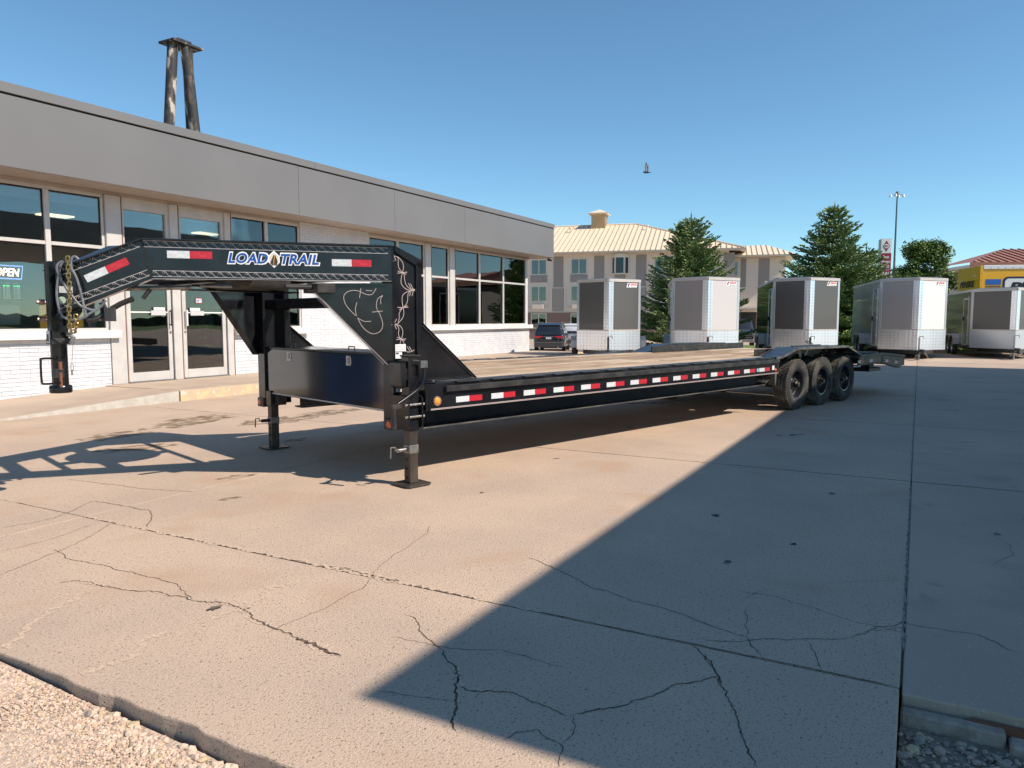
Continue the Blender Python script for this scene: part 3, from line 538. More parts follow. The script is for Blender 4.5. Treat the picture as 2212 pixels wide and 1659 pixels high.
MB().box(7.45, 8.2, 13.35, 13.38, 1.19, 1.70).obj('panel', M('peg_yellow_glow', (.75, .42, .08), .7, emit=((.75, .40, .06), .25)), t)  # faint glow put into the board's colour, it is no lamp
hm = MB()
for i in range(24):
    for j in range(16): hm.box(7.48 + i * .03, 7.484 + i * .03, 13.347, 13.3495, 1.21 + j * .03, 1.215 + j * .03)
tag(hm.obj('holes', gasket, t), kind='stuff')
t = shopthing('window_display_panel', 'grey panel with small black marks behind the left window', 'display board')
MB().box(6.2, 7.10, 13.3, 13.33, 1.28, 1.62).obj('panel', M('pale_green_panel', (.62, .62, .56), .7), t, bevel=.01)
t = shopthing('shelving_unit', 'tall perforated shelving with white shelves behind the right door', 'shelf')
MB().box(10.95, 11.5, 13.9, 13.95, .17, 2.0).obj('back_panel', M('shelf_grey', (.5, .5, .47), .7), t)
for z in (.45, .80, 1.20, 1.62): MB().box(10.75, 11.5, 13.45, 13.9, z, z + .035).obj('shelf', white, t)
t = shopthing('red_box', 'red product box on the second shelf behind the right door', 'box')
MB().box(10.78, 11.12, 13.5, 13.75, .836, 1.05).obj('carton', M('carton_red', (.55, .08, .05), .6), t, bevel=.004)
MB().box(10.82, 10.98, 13.495, 13.499, .96, 1.02).obj('label_print', white, t); MB().cyl((11.03, 13.495, .93), (11.03, 13.499, .93), .035, 14).obj('label_print', decalblk, t)
t = shopthing('hitch_poster', 'white poster lettered in blue in the window right of the doors', 'poster')
MB().box(11.24, 11.75, 12.98, 12.985, 1.19, 1.42).obj('sheet', white, t)
tm, _ = text_mb('B&W HITCH', (11.27, 12.978, 1.22), (1, 0, 0), (0, 0, 1), .40, .04, .001, off=.01); tm.obj('lettering', blue, t)
t = shopthing('white_counter', 'white perforated counter panel behind the middle window', 'counter')
MB().box(18.7, 19.55, 13.5, 13.6, .2, 2.05).obj('panel', M('cream_panel', (.62, .62, .52), .7), t, bevel=.01)
t = shopthing('dark_display_case', 'tall dark cabinet behind the wide right-hand window', 'cabinet')
MB().box(20.6, 22.9, 13.9, 14.4, .2, 2.5).obj('carcass', M('case_blue_grey', (.05, .065, .08), .5), t, bevel=.01); MB().box(22.75, 22.85, 13.88, 13.899, .3, 2.4).obj('edge', white, t)
# steel tripod on the roof
tri = empty('steel_tripod', Bw(11.4, 14.5, 4.7), ROTB, label='rusty three-legged steel pipe stand with plates rising above the shop roof', cat='roof frame')
rustp = M('peeling_black_pipe', (.035, .035, .035), .7, metal=.2, var=(.13, .10, .08), vscale=5, vlo=.5, vhi=.58, stretch=(1, 1, .45), bump=.3, bscale=20, spots=[(5, (.46, .41, .33), .60, .64), (7, (.13, .06, .035), .62, .68)])
for (x0, y0, x1, y1) in ((-.52, -.08, -.24, -.04), (.12, -.30, .0, -.14), (.38, .22, .23, .09)):
    MB().cyl((x0, y0, 0), (x1, y1, 2.62), .112, 20).obj('leg', rustp, tri, smooth=True)
    g = MB(); g.prism([(-.16, 2.62), (.16, 2.62), (.10, 2.35), (-.1, 2.35)], (x1, y1, 0), (1, 0, 0), (0, 0, 1), -.006, .006); g.prism([(-.16, 2.62), (.16, 2.62), (.10, 2.35), (-.1, 2.35)], (x1, y1, 0), (0, 1, 0), (0, 0, 1), -.006, .006); g.obj('gusset', rustp, tri)
pl = MB(); pl.box(-.40, .36, -.27, .22, 2.62, 2.67); pl.obj('top_plate', rustp, tri, bevel=.005); MB().box(-.22, .12, -.2, .16, 2.70, 2.74).obj('cap_plate', rustp, tri, bevel=.004)
MB().box(-.08, .0, -.06, .02, 2.68, 2.70).obj('spacer', rustp, tri)
# camera under the eave corner
sc = empty('security_camera', Bw(25.36, 12.25, 3.65), ROTB, label='small black security camera under the right end of the grey fascia', cat='camera')
MB().cyl((0, 0, 0), (0, 0, -.05), .03, 12).obj('mount', gasket, sc, smooth=True); MB().cyl((-.02, -.12, -.10), (.0, .06, -.06), .035, 14).obj('housing', gasket, sc, smooth=True)

# ------------------------------------------------------------ the gooseneck trailer (local x rearward, y to its far side)
gt = empty('gooseneck_trailer', (-1.823, 6.964, 0), ROTT, label='long black gooseneck flatbed trailer with wooden deck and LOAD TRAIL lettering', cat='trailer')
def tp(name, mb, m, bevel=0, par=gt, **k): return mb.obj(name, m, par, bevel=bevel, **k)
X, Y, Zv = Vector((1, 0, 0)), Vector((0, 1, 0)), Vector((0, 0, 1))
# side rails
def tape(par, O, U, V, w, h, name='reflective_tape', first_white=True, printed=False):
    O, U, V = Vector(O), Vector(U), Vector(V)
    m = MB(); g = .004
    a, b = (0, 1) if first_white else (1, 0)
    m.prism([(0, 0), (w / 2 - .001, 0), (w / 2 - .001, h), (0, h)], O, U, V, .0008, .0022, a); m.prism([(w / 2 + .001, 0), (w, 0), (w, h), (w / 2 + .001, h)], O, U, V, .0008, .0022, b)
    o = m.obj(name, [tapew, taper], par)
    if printed:
        for k, mm in ((0, M('tape_print_white', (.82, .84, .85), .4)), (1, M('tape_print_red', (.62, .06, .08), .4))):
            t1, _ = text_mb('LOAD', O + U * (w / 2 * k + w * .07) + V * h * .55 + U.cross(V) * .0026, U, V, w * .15, h * .28, .0006, off=.02, shear=.2)
            text_mb('TRAIL', O + U * (w / 2 * k + w * .20) + V * h * .22 + U.cross(V) * .0026, U, V, w * .17, h * .28, .0006, off=.02, shear=.2, mb=t1)
            t1.obj('lettering', mm, par)
    return o
for sg in (-1, 1):
    def yy(a): return sg * a
    r = MB(); r.box(.31, 6.56, yy(1.27), yy(1.298), .62, .828); r.box(.31, 6.58, yy(1.19), yy(1.30), .606, .621)
    rail = tp('side_rail', r, black, .003)
    MB().box(.47, 6.56, yy(1.298), yy(1.335), .757, .806).obj('rub_rail', blackd if sg < 0 else black, rail, bevel=.004)
    MB().box(.40, 6.55, yy(1.115), yy(1.27), .829, .836).obj('tread_strip', tplate, rail)
    tl = MB(); k = .6
    while k < 6.3: tl.box(k, k + .28, yy(1.272), yy(1.325), .829, .838); k += .417
    tl.obj('stake_pocket', blackd, rail, bevel=.002)
    if sg < 0:
        for zz in (.6085, .6165): MB().box(.32, 6.57, -1.3035, -1.3002, zz - .0018, zz + .0022).obj('pinstripe', stripe, rail)
        for i in range(14): tape(rail, (.600 + .4172 * i, -1.298, .652), X, Zv, .305, .05)
        m = MB(); m.lathe([(0, .014), (.024, .012), (.031, .006), (.033, 0)], (.392, -1.298, .680), (0, -1, 0), 20); m.obj('marker_light', amber, rail, smooth=True)
        m = MB(); m.lathe([(.031, .008), (.040, .008), (.042, 0)], (.392, -1.298, .680), (0, -1, 0), 20); m.obj('light_grommet', M('pinkish_grommet', (.30, .16, .13), .5), rail)
        m = MB(); m.lathe([(0, .012), (.02, .01), (.028, 0)], (6.50, -1.298, .655), (0, -1, 0), 16); m.obj('marker_light', orange, rail, smooth=True)
        MB().box(6.40, 6.46, -1.3005, -1.298, .66, .72).obj('sticker', white, rail); MB().box(5.955, 6.005, -1.3005, -1.298, .655, .70).obj('sticker', M('sticker_blue', (.3, .45, .6), .5), rail)
        MB().box(6.56, 6.60, -1.30, -1.10, .60, .83).obj('end_plate', blackd, rail, bevel=.003)
# header across the front of the deck
tp('front_header', MB().box(.27, .309, -1.296, 1.296, .606, .83).box(.28, .50, -1.26, 1.26, .832, .84), black, .004)
bolts = MB()
for yb in (-1.2, -1.05, -.9): bolts.cyl((.43, yb, .84), (.43, yb, .855), .012, 6)
tp('bolt', bolts, chrome)
# main beams under the deck
for sg in (-1, 1):
    b = MB(); b.prism([(.38, .445), (6.50, .435), (6.62, .50), (6.62, .62), (.38, .62)], (0, sg * 1.06, 0), X, Zv, -.006, .006); b.box(.38, 6.6, sg * 1.0, sg * 1.12, .595, .605)
    mbm = tp('main_beam', b, black, .002)
    MB().box(.36, 6.50, sg * .98, sg * 1.145, .427, .442).obj('lower_flange', flange, mbm, bevel=.003)
    b = MB(); b.prism([(6.50, .427), (6.66, .50), (6.66, .515), (6.50, .442)], (0, sg * 1.06, 0), X, Zv, -.08, .08); b.obj('lower_flange', flange, mbm)
    b = MB(); b.box(6.62, 11.2, sg * .86, sg * .89, .56, .76); b.obj('rear_extension', black, mbm)
cm = None
for i in range(28):
    s = .62 + i * .40
    if cm is None: cm = tp('crossmember', MB().box(0, .04, -1.04, 1.04, .70, .785).box(-.03, .07, -1.04, 1.04, .785, .793), blackd)
    else: cm = cm.copy(); COL.objects.link(cm)
    cm.location = (s, 0, 0)
    if s > 9.5: cm.location = (s, 0, -.05); cm.scale = (1, .8, 1)
# deck planks
rp = random.Random(21); NP = 8; pw = 2.22 / NP
for i in range(NP):
    y0 = -1.11 + i * pw; cut = [.51, rp.uniform(2.6, 5.2), rp.uniform(6.8, 8.2), 9.50]
    for a, b in zip(cut, cut[1:]):
        yo0, yo1 = y0 + .008, y0 + pw - .008
        if a > 6.4 or b > 6.6: yo0 = max(yo0, -.955); yo1 = min(yo1, .955)
        if b > 6.6 and a < 6.55 and (i in (0, NP - 1)):
            b = 6.55; yo0, yo1 = y0 + .004, y0 + pw - .004
        if a > 6.4 and i in (0, NP - 1): continue
        dz = rp.uniform(-.004, .004)
        o = tp('plank', MB().box(a + .004, b - .004, yo0, yo1, .795, .833 + dz), rp.choice(woods), .004)
# wear gouges in the boards
for k in range(22):
    s, y = rp.uniform(.9, 6.2), rp.uniform(-1.05, 1.05)
    jagp = MB(); L0 = rp.uniform(.12, .6); jagp.add([(s, y, .8385), (s + L0 * .5, y - rp.uniform(.004, .010), .8385), (s + L0, y, .8385), (s + L0 * .5, y + rp.uniform(.002, .008), .8385)], [(0, 1, 2, 3)])
    tp('wood_check', jagp, M('wood_crack', (.06, .04, .025), .9))
# drive-over fenders
for sg in (-1, 1):
    O = (0, 0, 0); y0, y1 = sg * .97, sg * 1.30
    pts = [(6.50, .838), (6.68, .842), (7.16, .952), (9.02, .94), (9.54, .79)]
    f = MB()
    vs = []
    for (a, z) in pts: vs += [(a, y0, z), (a, y1, z), (a, y1, z - .012), (a, y0, z - .012)]
    fs = []
    for i in range(len(pts) - 1): fs += [tuple(i * 4 + q for q in qq) for qq in ((0, 4, 5, 1), (1, 5, 6, 2), (2, 6, 7, 3), (3, 7, 4, 0))]
    fs += [(0, 1, 2, 3), (16, 19, 18, 17)]
    f.add(vs, fs); fe = tp('fender', f, tplate, 0)
    lip = MB()
    for (a, z), (c, z2) in zip(pts, pts[1:]):
        for ys in ((sg * 1.30, sg * 1.312), (sg * .958, sg * .969)):
            dz = .03 if abs(ys[0]) > 1.2 else .0
            if dz: lip.hexa([(a, ys[0], z - dz), (c, ys[0], z2 - dz), (c, ys[1], z2 - dz), (a, ys[1], z - dz)], [(a, ys[0], z + .003), (c, ys[0], z2 + .003), (c, ys[1], z2 + .003), (a, ys[1], z + .003)])
            else:
                lip.hexa([(a, ys[0], .83), (c, ys[0], .83 if c < 9.5 else .78), (c, ys[1], .83 if c < 9.5 else .78), (a, ys[1], .83)], [(a, ys[0], z + .003), (c, ys[0], z2 + .003), (c, ys[1], z2 + .003), (a, ys[1], z + .003)])
    lip.obj('fender_skirt', flange if sg < 0 else blackd, fe)
    if sg > 0:
        rb_ = MB()
        for i in range(7): rb_.box(7.0 - i * .06 + .02, 9.2, .948, .956, .845 + i * .013, .851 + i * .013)
        rb_.obj('ribbed_face', M('ribbed_steel', (.10, .095, .085), .5), fe)
    MB().box(6.62, 9.60, sg * .90, sg * .92, .50, .93).obj('inner_wall', blackd, fe)
    br = MB()
    for a in (6.95, 7.86, 8.76): br.prism([(a, .93), (a + .10, .93), (a + .24, .70), (a + .14, .70)], (0, sg * .95, 0), X, Zv, -.02, .02); br.prism([(a + .40, .93), (a + .50, .93), (a + .22, .70), (a + .16, .70)], (0, sg * .95, 0), X, Zv, -.02, .02)
    br.obj('fender_brace', black, fe)
# safety chain and ring lying on the near fender
rg = MB(); rg.tube([(8.05 + .07 * math.cos(i * .628), -1.08 + .05 * math.sin(i * .628), 1.0 + .03 * math.sin(i * .628)) for i in range(10)], .008, 6, closed=True); rg.box(7.6, 8.6, -1.03, -.99, .95, .965); tp('winch_strap_ring', rg, blackd, smooth=True)
# wheels
def wheel_tree(par, R0, wd, rm, name='wheel', axis=-1, hubm=chrome, r_rim=.215, dish=.05, lug=True):
    """wheel centred at origin, axis along y, outer face at y = 0 towards axis sign"""
    e = empty(name, (0, 0, 0), 0, par)
    a = Vector((0, axis, 0)); h = R0
    prof = [(r_rim, -wd + .02), (h * .72, -wd + .0), (h * .93, -wd + .012), (h * .962, -wd + .04), (h * .962, -.04), (h * .93, -.012), (h * .80, .004), (h * .68, .0), (r_rim + .01, -.015), (r_rim, -.03)]
    t = MB().lathe(prof, (0, 0, 0), a, 48); 
    if lug:
        n = 56; u, v = Vector((1, 0, 0)), Vector((0, 0, 1))
        for i in range(n):
            for j, (x0, x1, ph) in enumerate(((-.052, -.012, 0), (-.098, -.060, .5), (-.138, -.106, 0), (-.184, -.146, .5), (-wd + .014, -.192, 0))):
                a0 = 2 * math.pi * (i + ph * .6) / n; a1 = a0 + 2 * math.pi / n * (.80 if j in (1, 2, 3) else .66)
                rr0, rr1 = h * .95, h
                ro = rr1 if j in (1, 2, 3) else rr1 - .004
                sk = .3 * 2 * math.pi / n * (1 if j % 2 else -1)
                def pt(r_, an, x): return a * x + u * (r_ * math.cos(an)) + v * (r_ * math.sin(an))
                t.hexa([pt(rr0, a0, x0), pt(rr0, a1, x0), pt(rr0, a1 + sk, x1), pt(rr0, a0 + sk, x1)], [pt(ro, a0, x0), pt(ro, a1, x0), pt(ro, a1 + sk, x1), pt(ro, a0 + sk, x1)], 1)
    t.obj('tyre', [rubber, tread], e, smooth=True)
    rp_ = [(r_rim + .002, -.02), (r_rim - .012, -.022), (r_rim - .02, -.05), (r_rim - .035, -.10 if dish > .03 else -.05), (r_rim - .06, -dish * 2.3), (.10, -dish * 1.9), (.085, -dish * 1.6), (.06, -dish * 1.6), (0, -dish * 1.6)]
    rm_ = MB().lathe(rp_, (0, 0, 0), a, 40); rm_.obj('rim', rm, e, smooth=True)
    if lug:
        hol = MB()
        for i in range(8):
            an = 2 * math.pi * i / 8 + .2; c = Vector((math.cos(an), 0, math.sin(an))) * .135 + a * (-dish * 2.05)
            d = Vector((math.cos(an), 0, math.sin(an))); q = Vector((-math.sin(an), 0, math.cos(an)))
            P = [c + d * .016 * math.sin(k * .785) + q * .028 * math.cos(k * .785) + a * (.004 - .5 * 0) for k in range(8)]
            hol.add([p + a * .006 for p in P], [tuple(range(8))])
        hol.obj('vent_hole', rubbergap, e)
    hb = MB(); hb.cyl(a * (-dish * 1.7), a * (-.02), .052 if lug else .04, 18); hb.cyl(a * (-.02), a * (.012), .034, 14)
    for i in range(8 if lug else 5):
        an = 2 * math.pi * i / (8 if lug else 5); c = Vector((math.cos(an), 0, math.sin(an))) * (.083 if lug else .06); hb.cyl(c - a * dish * 1.7, c - a * (dish * 1.0), .011, 6)
    hb.obj('hub', hubm, e, smooth=True)
    return e
R_ = .3875
hubw = M('dirty_hub', (.35, .33, .3), .4, metal=.8, var=(.06, .05, .045), vscale=14)
wn = wheel_tree(gt, R_, .235, rimm, hubm=hubw); wn.location = (7.42, -1.215, R_)
for s in (8.31, 9.20): c = copy_tree(wn, gt, (s, -1.215, R_)); c.rotation_euler[1] = s
for s in (7.42, 8.31, 9.20): c = copy_tree(wn, gt, (s, 1.215, R_)); c.rotation_euler[2] = math.pi
for s in (7.42, 8.31, 9.20): tp('axle', MB().cyl((s, -1.02, R_ - .02), (s, 1.02, R_ - .02), .05, 12), blackd, smooth=True)
hg = MB()
for s in (6.98, 7.86, 8.75, 9.62):
    for y in (-.88, .88): hg.prism([(s - .07, .56), (s + .07, .56), (s + .03, .36), (s - .03, .36)], (0, y, 0), X, Zv, -.02, .02)
tp('spring_hanger', hg, blackd)
lf = MB()
for s in (7.42, 8.31, 9.20):
    for y in (-.84, .84):
        for k in range(4): lf.box(s - .40 + k * .06, s + .40 - k * .06, y - .04, y + .04, .42 + k * .012, .430 + k * .012)
tp('leaf_spring', lf, blackd)
mf = MB(); mf.prism([(6.66, .60), (6.72, .60), (6.70, .42), (6.68, .42)], (0, -1.16, 0), X, Zv, -.05, .05); tp('mud_bracket', mf, flange)
# tail
for sg in (-1, 1):
    r = MB(); y0, y1 = sg * 1.265, sg * 1.30
    r.prism([(9.52, .60), (10.58, .60), (11.45, .475), (11.68, .515), (11.68, .69), (10.62, .765), (9.52, .765)], (0, sg * 1.283, 0), X, Zv, -.018, .018)
    r.prism([(9.52, .735), (10.62, .735), (11.68, .66), (11.68, .695), (10.62, .772), (9.52, .772)], (0, sg * 1.31, 0), X, Zv, -.02, .02)
    tr = tp('tail_rail', r, M('brown_black_enamel', (.035, .030, .024), .45, var=(.09, .075, .055), vscale=5), .004)
    MB().prism([(9.40, .588), (10.58, .588), (11.45, .463), (11.45, .474), (10.58, .599), (9.40, .599)], (0, sg * 1.27, 0), X, Zv, -.05, .05).obj('lower_flange', flange, tr)
    if sg < 0:
        for (a, b, z, dz) in ((9.66, 9.94, .645, 0), (10.18, 10.46, .645, 0)): tape(tr, (a - .2, -1.302, z - .02), X, Zv, .27, .05)
        sl_ = Vector((1.06, 0, -.075)).normalized()
        for a in (10.72, 11.20): tape(tr, Vector((a, -1.302, .625 - (a - 10.62) * .085 - .02)), sl_, Zv, .27, .05)
    MB().box(10.57, 10.60, sg * 1.30, sg * 1.308, .60, .735).obj('hinge_post', flange, tr)
tp('tail_frame', MB().box(9.5, 10.6, -1.26, 1.26, .70, .74).hexa([(10.6, -1.26, .70), (11.66, -1.26, .62), (11.66, 1.26, .62), (10.6, 1.26, .70)], [(10.6, -1.26, .74), (11.66, -1.26, .66), (11.66, 1.26, .66), (10.6, 1.26, .74)]), blackd)
for i in range(9):
    tp('ramp_slat', MB().box(9.6 + i * .12, 9.67 + i * .12, -1.2, 1.2, .745, .785), black, .004)
tp('end_bar', MB().box(11.68, 11.72, -1.30, 1.30, .50, .69), blackd, .004)
tp('rear_stabiliser', MB().box(10.25, 10.80, -1.2, -.9, .44, .50).box(10.4, 10.6, -1.15, -1.0, .50, .6), blackd, .004)
# risers
def riser(sg, y):
    o = y; r = MB(); q = sg
    prof = [(.095, .47), (.365, .47), (.365, 1.868), (.095, 1.968)]
    r.prism(prof, (0, o - q * .014, 0), X, Zv, -.006, .006)
    r.box(.07, .094, o - q * .15, o, .46, 1.976)                       # front flange
    ri = tp('riser', r, black, .003)
    f = MB(); f.box(.312, .37, o - q * .15, o + q * .012, .47, 1.86); f.prism([(.095, 1.93), (.37, 1.80), (.37, 1.877), (.095, 1.982)], (0, o - q * .065, 0), X, Zv, -.077, .077)
    f.obj('rear_flange', black, ri, bevel=.003)
    f = MB(); f.box(.055, .20, o - q * .13, o + q * .004, .44, .535); f.obj('foot_pad', blackd, ri, bevel=.003)
    m = MB(); m.lathe([(0, .012), (.026, .010), (.034, .0)], (.055, o - q * .055, .488), (-1, 0, 0), 18); m.obj('marker_light', orange, ri, smooth=True)
    return ri
rn = riser(-1, -1.12); rf_ = riser(1, 1.38)
# barbed-wire stripe on the near riser
bwm = MB()
for L in D['wire']: bwm.ribbon(L, .0042, (0, -1.112, 0), X, Zv, off=.001, sub=5)
bwm.obj('barbed_wire_stripe', stripe, rn)
# information stickers on the riser side
def plate(par, a0, a1, z0, z1, m, y=-1.1135, name='sticker', x=None):
    return MB().box(a0, a1, y - .0015, y, z0, z1).obj(name, m, par)
plate(rn, .098, .205, 1.105, 1.165, white); 
for k in range(3): plate(rn, .104 + .0, .198, 1.118 + k * .015, 1.122 + k * .015, M('print_grey', (.4, .4, .42), .6), y=-1.1152, name='print_line')
plate(rn, .098, .165, 1.045, 1.098, white); plate(rn, .104, .13, 1.082, 1.094, decalblk, y=-1.1152, name='print_block'); plate(rn, .145, .158, 1.052, 1.078, M('print_grey', (.4, .4, .42), .6), y=-1.1152, name='print_block')
ms = MB(); ms.lathe([(0, 0), (.036, 0), (.036, .0015), (0, .0015)], (.128, -1.1135, .925), (0, -1, 0), 24); ms.obj('round_sticker', M('sticker_orange', (.7, .25, .05), .5), rn)
ms = MB(); ms.lathe([(0, 0), (.028, 0), (.028, .001), (0, .001)], (.128, -1.1152, .925), (0, -1, 0), 24); ms.obj('round_sticker', white, rn)
for i, (a, b) in enumerate(((.098, .17), (.175, .23), (.235, .305))):
    for k in range(3):
        plate(rn, a, b, .765 + k * .043, .803 + k * .043, white if i == 0 else M('sticker_pale', (.5, .52, .54), .5)); plate(rn, a + .003, b - .003, .796 + k * .043, .802 + k * .043, M('warn_orange', (.6, .18, .05), .5), y=-1.1152, name='warning_bar')
        plate(rn, a + .02, b - .02, .772 + k * .043, .788 + k * .043, M('print_grey', (.4, .4, .42), .6), y=-1.1152, name='print_block')
plate(rn, .10, .125, .70, .735, M('sticker_yellow', (.75, .5, .05), .5)); plate(rn, .10, .12, .66, .695, M('sticker_blue', (.3, .45, .6), .5))
# rear gussets
for y in (-1.10, 1.36):
    g = MB().prism([(.372, .84), (.99, .84), (.99, .815), (.372, 1.335)][0:1] + [(.99, .84), (.372, 1.345)], (0, y, 0), X, Zv, -.005, .005); gg = tp('rear_gusset', g, black)
    d = Vector((.99 - .372, 0, .84 - 1.345)); L0 = d.length; d.normalize(); nn = Vector((-d.z, 0, d.x))
    f = MB().prism([(0, -.004), (L0, -.004), (L0, .004), (0, .004)], (.372, y, 1.345), d, nn, -.03, .03); f.obj('gusset_flange', black, gg)
    if y < 0:
        for o in (-.012, .002): MB().prism([(0, .0045), (L0, .0045), (L0, .0055), (0, .0055)], Vector((.372, y, 1.345)), d, nn, .018 + o, .021 + o).obj('pinstripe', stripe, gg)
        MB().ribbon([(0, -.008), (L0, -.008)], .004, (.372, y - .0062, 1.345), d, Vector((0, 0, 1)).cross(Vector((0, 0, 0))) if 0 else nn, off=0, sub=0).obj('pinstripe', stripe, gg)
# cross tube between the risers
tp('cross_tube', MB().box(.16, .27, -1.10, 1.36, 1.48, 1.585), black, .008)
tp('upright', MB().box(.20, .26, 1.0, 1.06, 1.09, 1.48), black, .004)
st_ = MB(); st_.cyl((.24, 1.12, 1.10), (.24, 1.0, 1.47), .008, 6); tp('brace_rod', st_, chrome)
# front gussets and neck beams
def neck(sg, A, C, near):
    A, C = Vector((*A, 0)), Vector((*C, 0)); q = (C - A); NL = q.length; q.normalize()
    U = -q if near else q; k = -1 if near else 1                 # a = k * distance from the riser; U x Z points outward
    OUT = U.cross(Zv)
    def P(L): return [(k * a, z) for a, z in L]
    top = [(0, 1.98), (1.865, 1.98), (2.315, 1.79), (NL, 1.745)]; bot = [(0, 1.685), (1.81, 1.675), (2.36, 1.435), (NL, 1.40)]
    w_ = MB().prism(P(top + bot[::-1]), A, U, Zv, -.012, -.004); nb = tp('neck_beam', w_, black)
    for L, z in ((top, -.012), (bot, 0)):
        for (a, z0), (b, z1) in zip(L, L[1:]):
            MB().prism(P([(a, z0 + z), (b, z1 + z), (b, z1 + z + .012), (a, z0 + z + .012)]), A, U, Zv, -.085, .034).obj('neck_flange', black, nb, bevel=.002)
    g = MB().prism(P([(.0, 1.672), (.69, 1.662), (.055, 1.005), (.0, 1.005)]), A + Vector((0, 0, 0)), U, Zv, -.012, -.004); gu = tp('front_gusset', g, black)
    a0, a1 = (.69, 1.662), (.05, 1.0)
    d = Vector((a1[0] - a0[0], a1[1] - a0[1])); LL = d.length; d.normalize(); n2 = (-d.y, d.x)
    def e(a, o): return (a0[0] + d.x * a + n2[0] * o, a0[1] + d.y * a + n2[1] * o)
    MB().prism(P([e(0, -.004), e(LL, -.004), e(LL, .004), e(0, .004)]), A, U, Zv, -.045, .026).obj('gusset_flange', black, gu)
    if near:
        s_ = MB()
        for o in (.010, .020): s_.ribbon(P([e(.03, o), e(LL - .02, o)]), .0035, A, U, Zv, off=-.0035, sub=0)
        s_.ribbon(P([e(0.0, -.0), e(LL, -.0)]), .003, A, U, Zv, off=.0265, sub=0)
        s_.obj('pinstripe', stripe, gu)
        hn = MB()
        for L in D['horn']: hn.ribbon(P([(a, z) for a, z in L]), .0038, A, U, Zv, off=-.003, sub=5)
        hn.obj('longhorn_stripe', stripe, gu)
    if not near: return nb
    OF = -.003
    sc = MB(); ln = MB()
    def band(p0, p1, h):
        p0, p1 = Vector((k * p0[0], p0[1], 0)), Vector((k * p1[0], p1[1], 0)); dd = (p1 - p0); L1 = dd.length; dd.normalize(); nn = Vector((-dd.y, dd.x, 0))
        if nn.y < 0: nn = -nn
        for o in (0, h): ln.ribbon([tuple((p0 + nn * o)[:2]), tuple((p1 + nn * o)[:2])], .0036, A, U, Zv, off=OF, sub=0)
        n = int(L1 / .0655); per = L1 / n
        W1 = [(0, .66), (.16, .88), (.42, .90), (.66, .62), (.92, .26), (1.2, .10), (1.46, .22)]; W2 = [(1.2, .10), (1.0, .12), (.72, .16)]; W2 = [(.30, .52), (.42, .70), (.55, .74)]
        for i in range(n):
            for Wv in (W1, W2):
                sc.ribbon([tuple((p0 + dd * min(L1, max(0, (i + x * .66) * per)) + nn * (yv * h))[:2]) for x, yv in Wv], .0026, A, U, Zv, off=OF, sub=3)
    band((1.86, 1.917), (.03, 1.913), .046); band((1.80, 1.697), (.03, 1.694), .044)
    band((2.40, 1.700), (1.88, 1.917), .046); band((2.43, 1.450), (1.82, 1.705), .044)
    tag(sc.obj('scroll_stripe', stripe, nb), kind='stuff'); ln.obj('pinstripe', stripew, nb)
    MB().ribbon(P([(1.865, 1.965), (1.84, 1.80), (1.815, 1.69)]), .010, A, U, Zv, off=OF, sub=0).obj('weld_seam', M('weld_bead', (.006, .006, .006), .6, bump=1, bscale=90), nb)
    MB().ribbon(P([(0.01, 1.6865), (1.80, 1.6785)]), .0025, A, U, Zv, off=.035, sub=0).obj('pinstripe', stripew, nb)
    # tapes
    def PT(a, z, o=0): return A + U * (k * a) + Zv * z + OUT * o
    tape(nb, PT(1.697, 1.837, -.0035), U, Zv, .318, .056, printed=True); tape(nb, PT(.482, 1.802, -.0035), U, Zv, .316, .056, printed=True)
    su = (U * .288 + Zv * .141).normalized(); sv = OUT.cross(su) * 1.0
    if sv.z < 0: sv = -sv
    tape(nb, PT(2.240, 1.645, -.0035), su, sv, .318, .056, printed=True)
    # lettering LOAD <diamond> TRAIL: white backing, blue letters
    for (tx, a, wd) in (('LOAD', 1.268, .297), ('TRAIL', .878, .296)):
        tm, bb = text_mb(tx, PT(a + .006, 1.799, -.0035), U, Zv, wd + .016, .101, .0012, off=.085, shear=.22, space=1.06); tm.obj('lettering_border', white, nb)
        sqx = None
        tm, bb2 = text_mb(tx, PT(a - .003, 1.8095, -.002), U, Zv, wd - .004, .080, .0012, off=.03, shear=.22, space=1.06); tm.obj('lettering', blue, nb)
    cx, cz = .926, 1.846
    def dia(w1, h1): return [(k * (cx + w1), cz + h1 * .35), (k * cx, cz + h1), (k * (cx - w1), cz + h1 * .35), (k * (cx - w1), cz - h1 * .35), (k * cx, cz - h1), (k * (cx + w1), cz - h1 * .35)]
    MB().prism(dia(.043, .068), A, U, Zv, -.0035, -.0018).obj('road_emblem', white, nb); MB().prism(dia(.034, .055), A, U, Zv, -.0018, -.0012).obj('road_emblem', M('emblem_cream', (.62, .58, .5), .5), nb)
    rd = MB(); rd.prism([(k * (cx + .03), cz - .03), (k * (cx + .015), cz - .048), (k * (cx - .02), cz - .048), (k * (cx - .028), cz - .02), (k * (cx - .012), cz + .03), (k * (cx + .004), cz + .032)], A, U, Zv, -.0012, -.0006); rd.obj('road_emblem', M('emblem_road', (.05, .035, .02), .5), nb)
    dl = MB(); dl.ribbon([(k * (cx + .003), cz - .045), (k * (cx + .001), cz - .01), (k * (cx - .006), cz + .028)], .004, A, U, Zv, off=-.0005); dl.obj('road_emblem', M('emblem_yellow', (.7, .4, .05), .5), nb)
    # small stickers near the coupler
    MB().prism(P([(2.428, 1.568), (2.34, 1.566), (2.34, 1.613), (2.428, 1.616)]), A, U, Zv, -.0035, -.002).obj('sticker', M('sticker_pale', (.5, .52, .54), .5), nb)
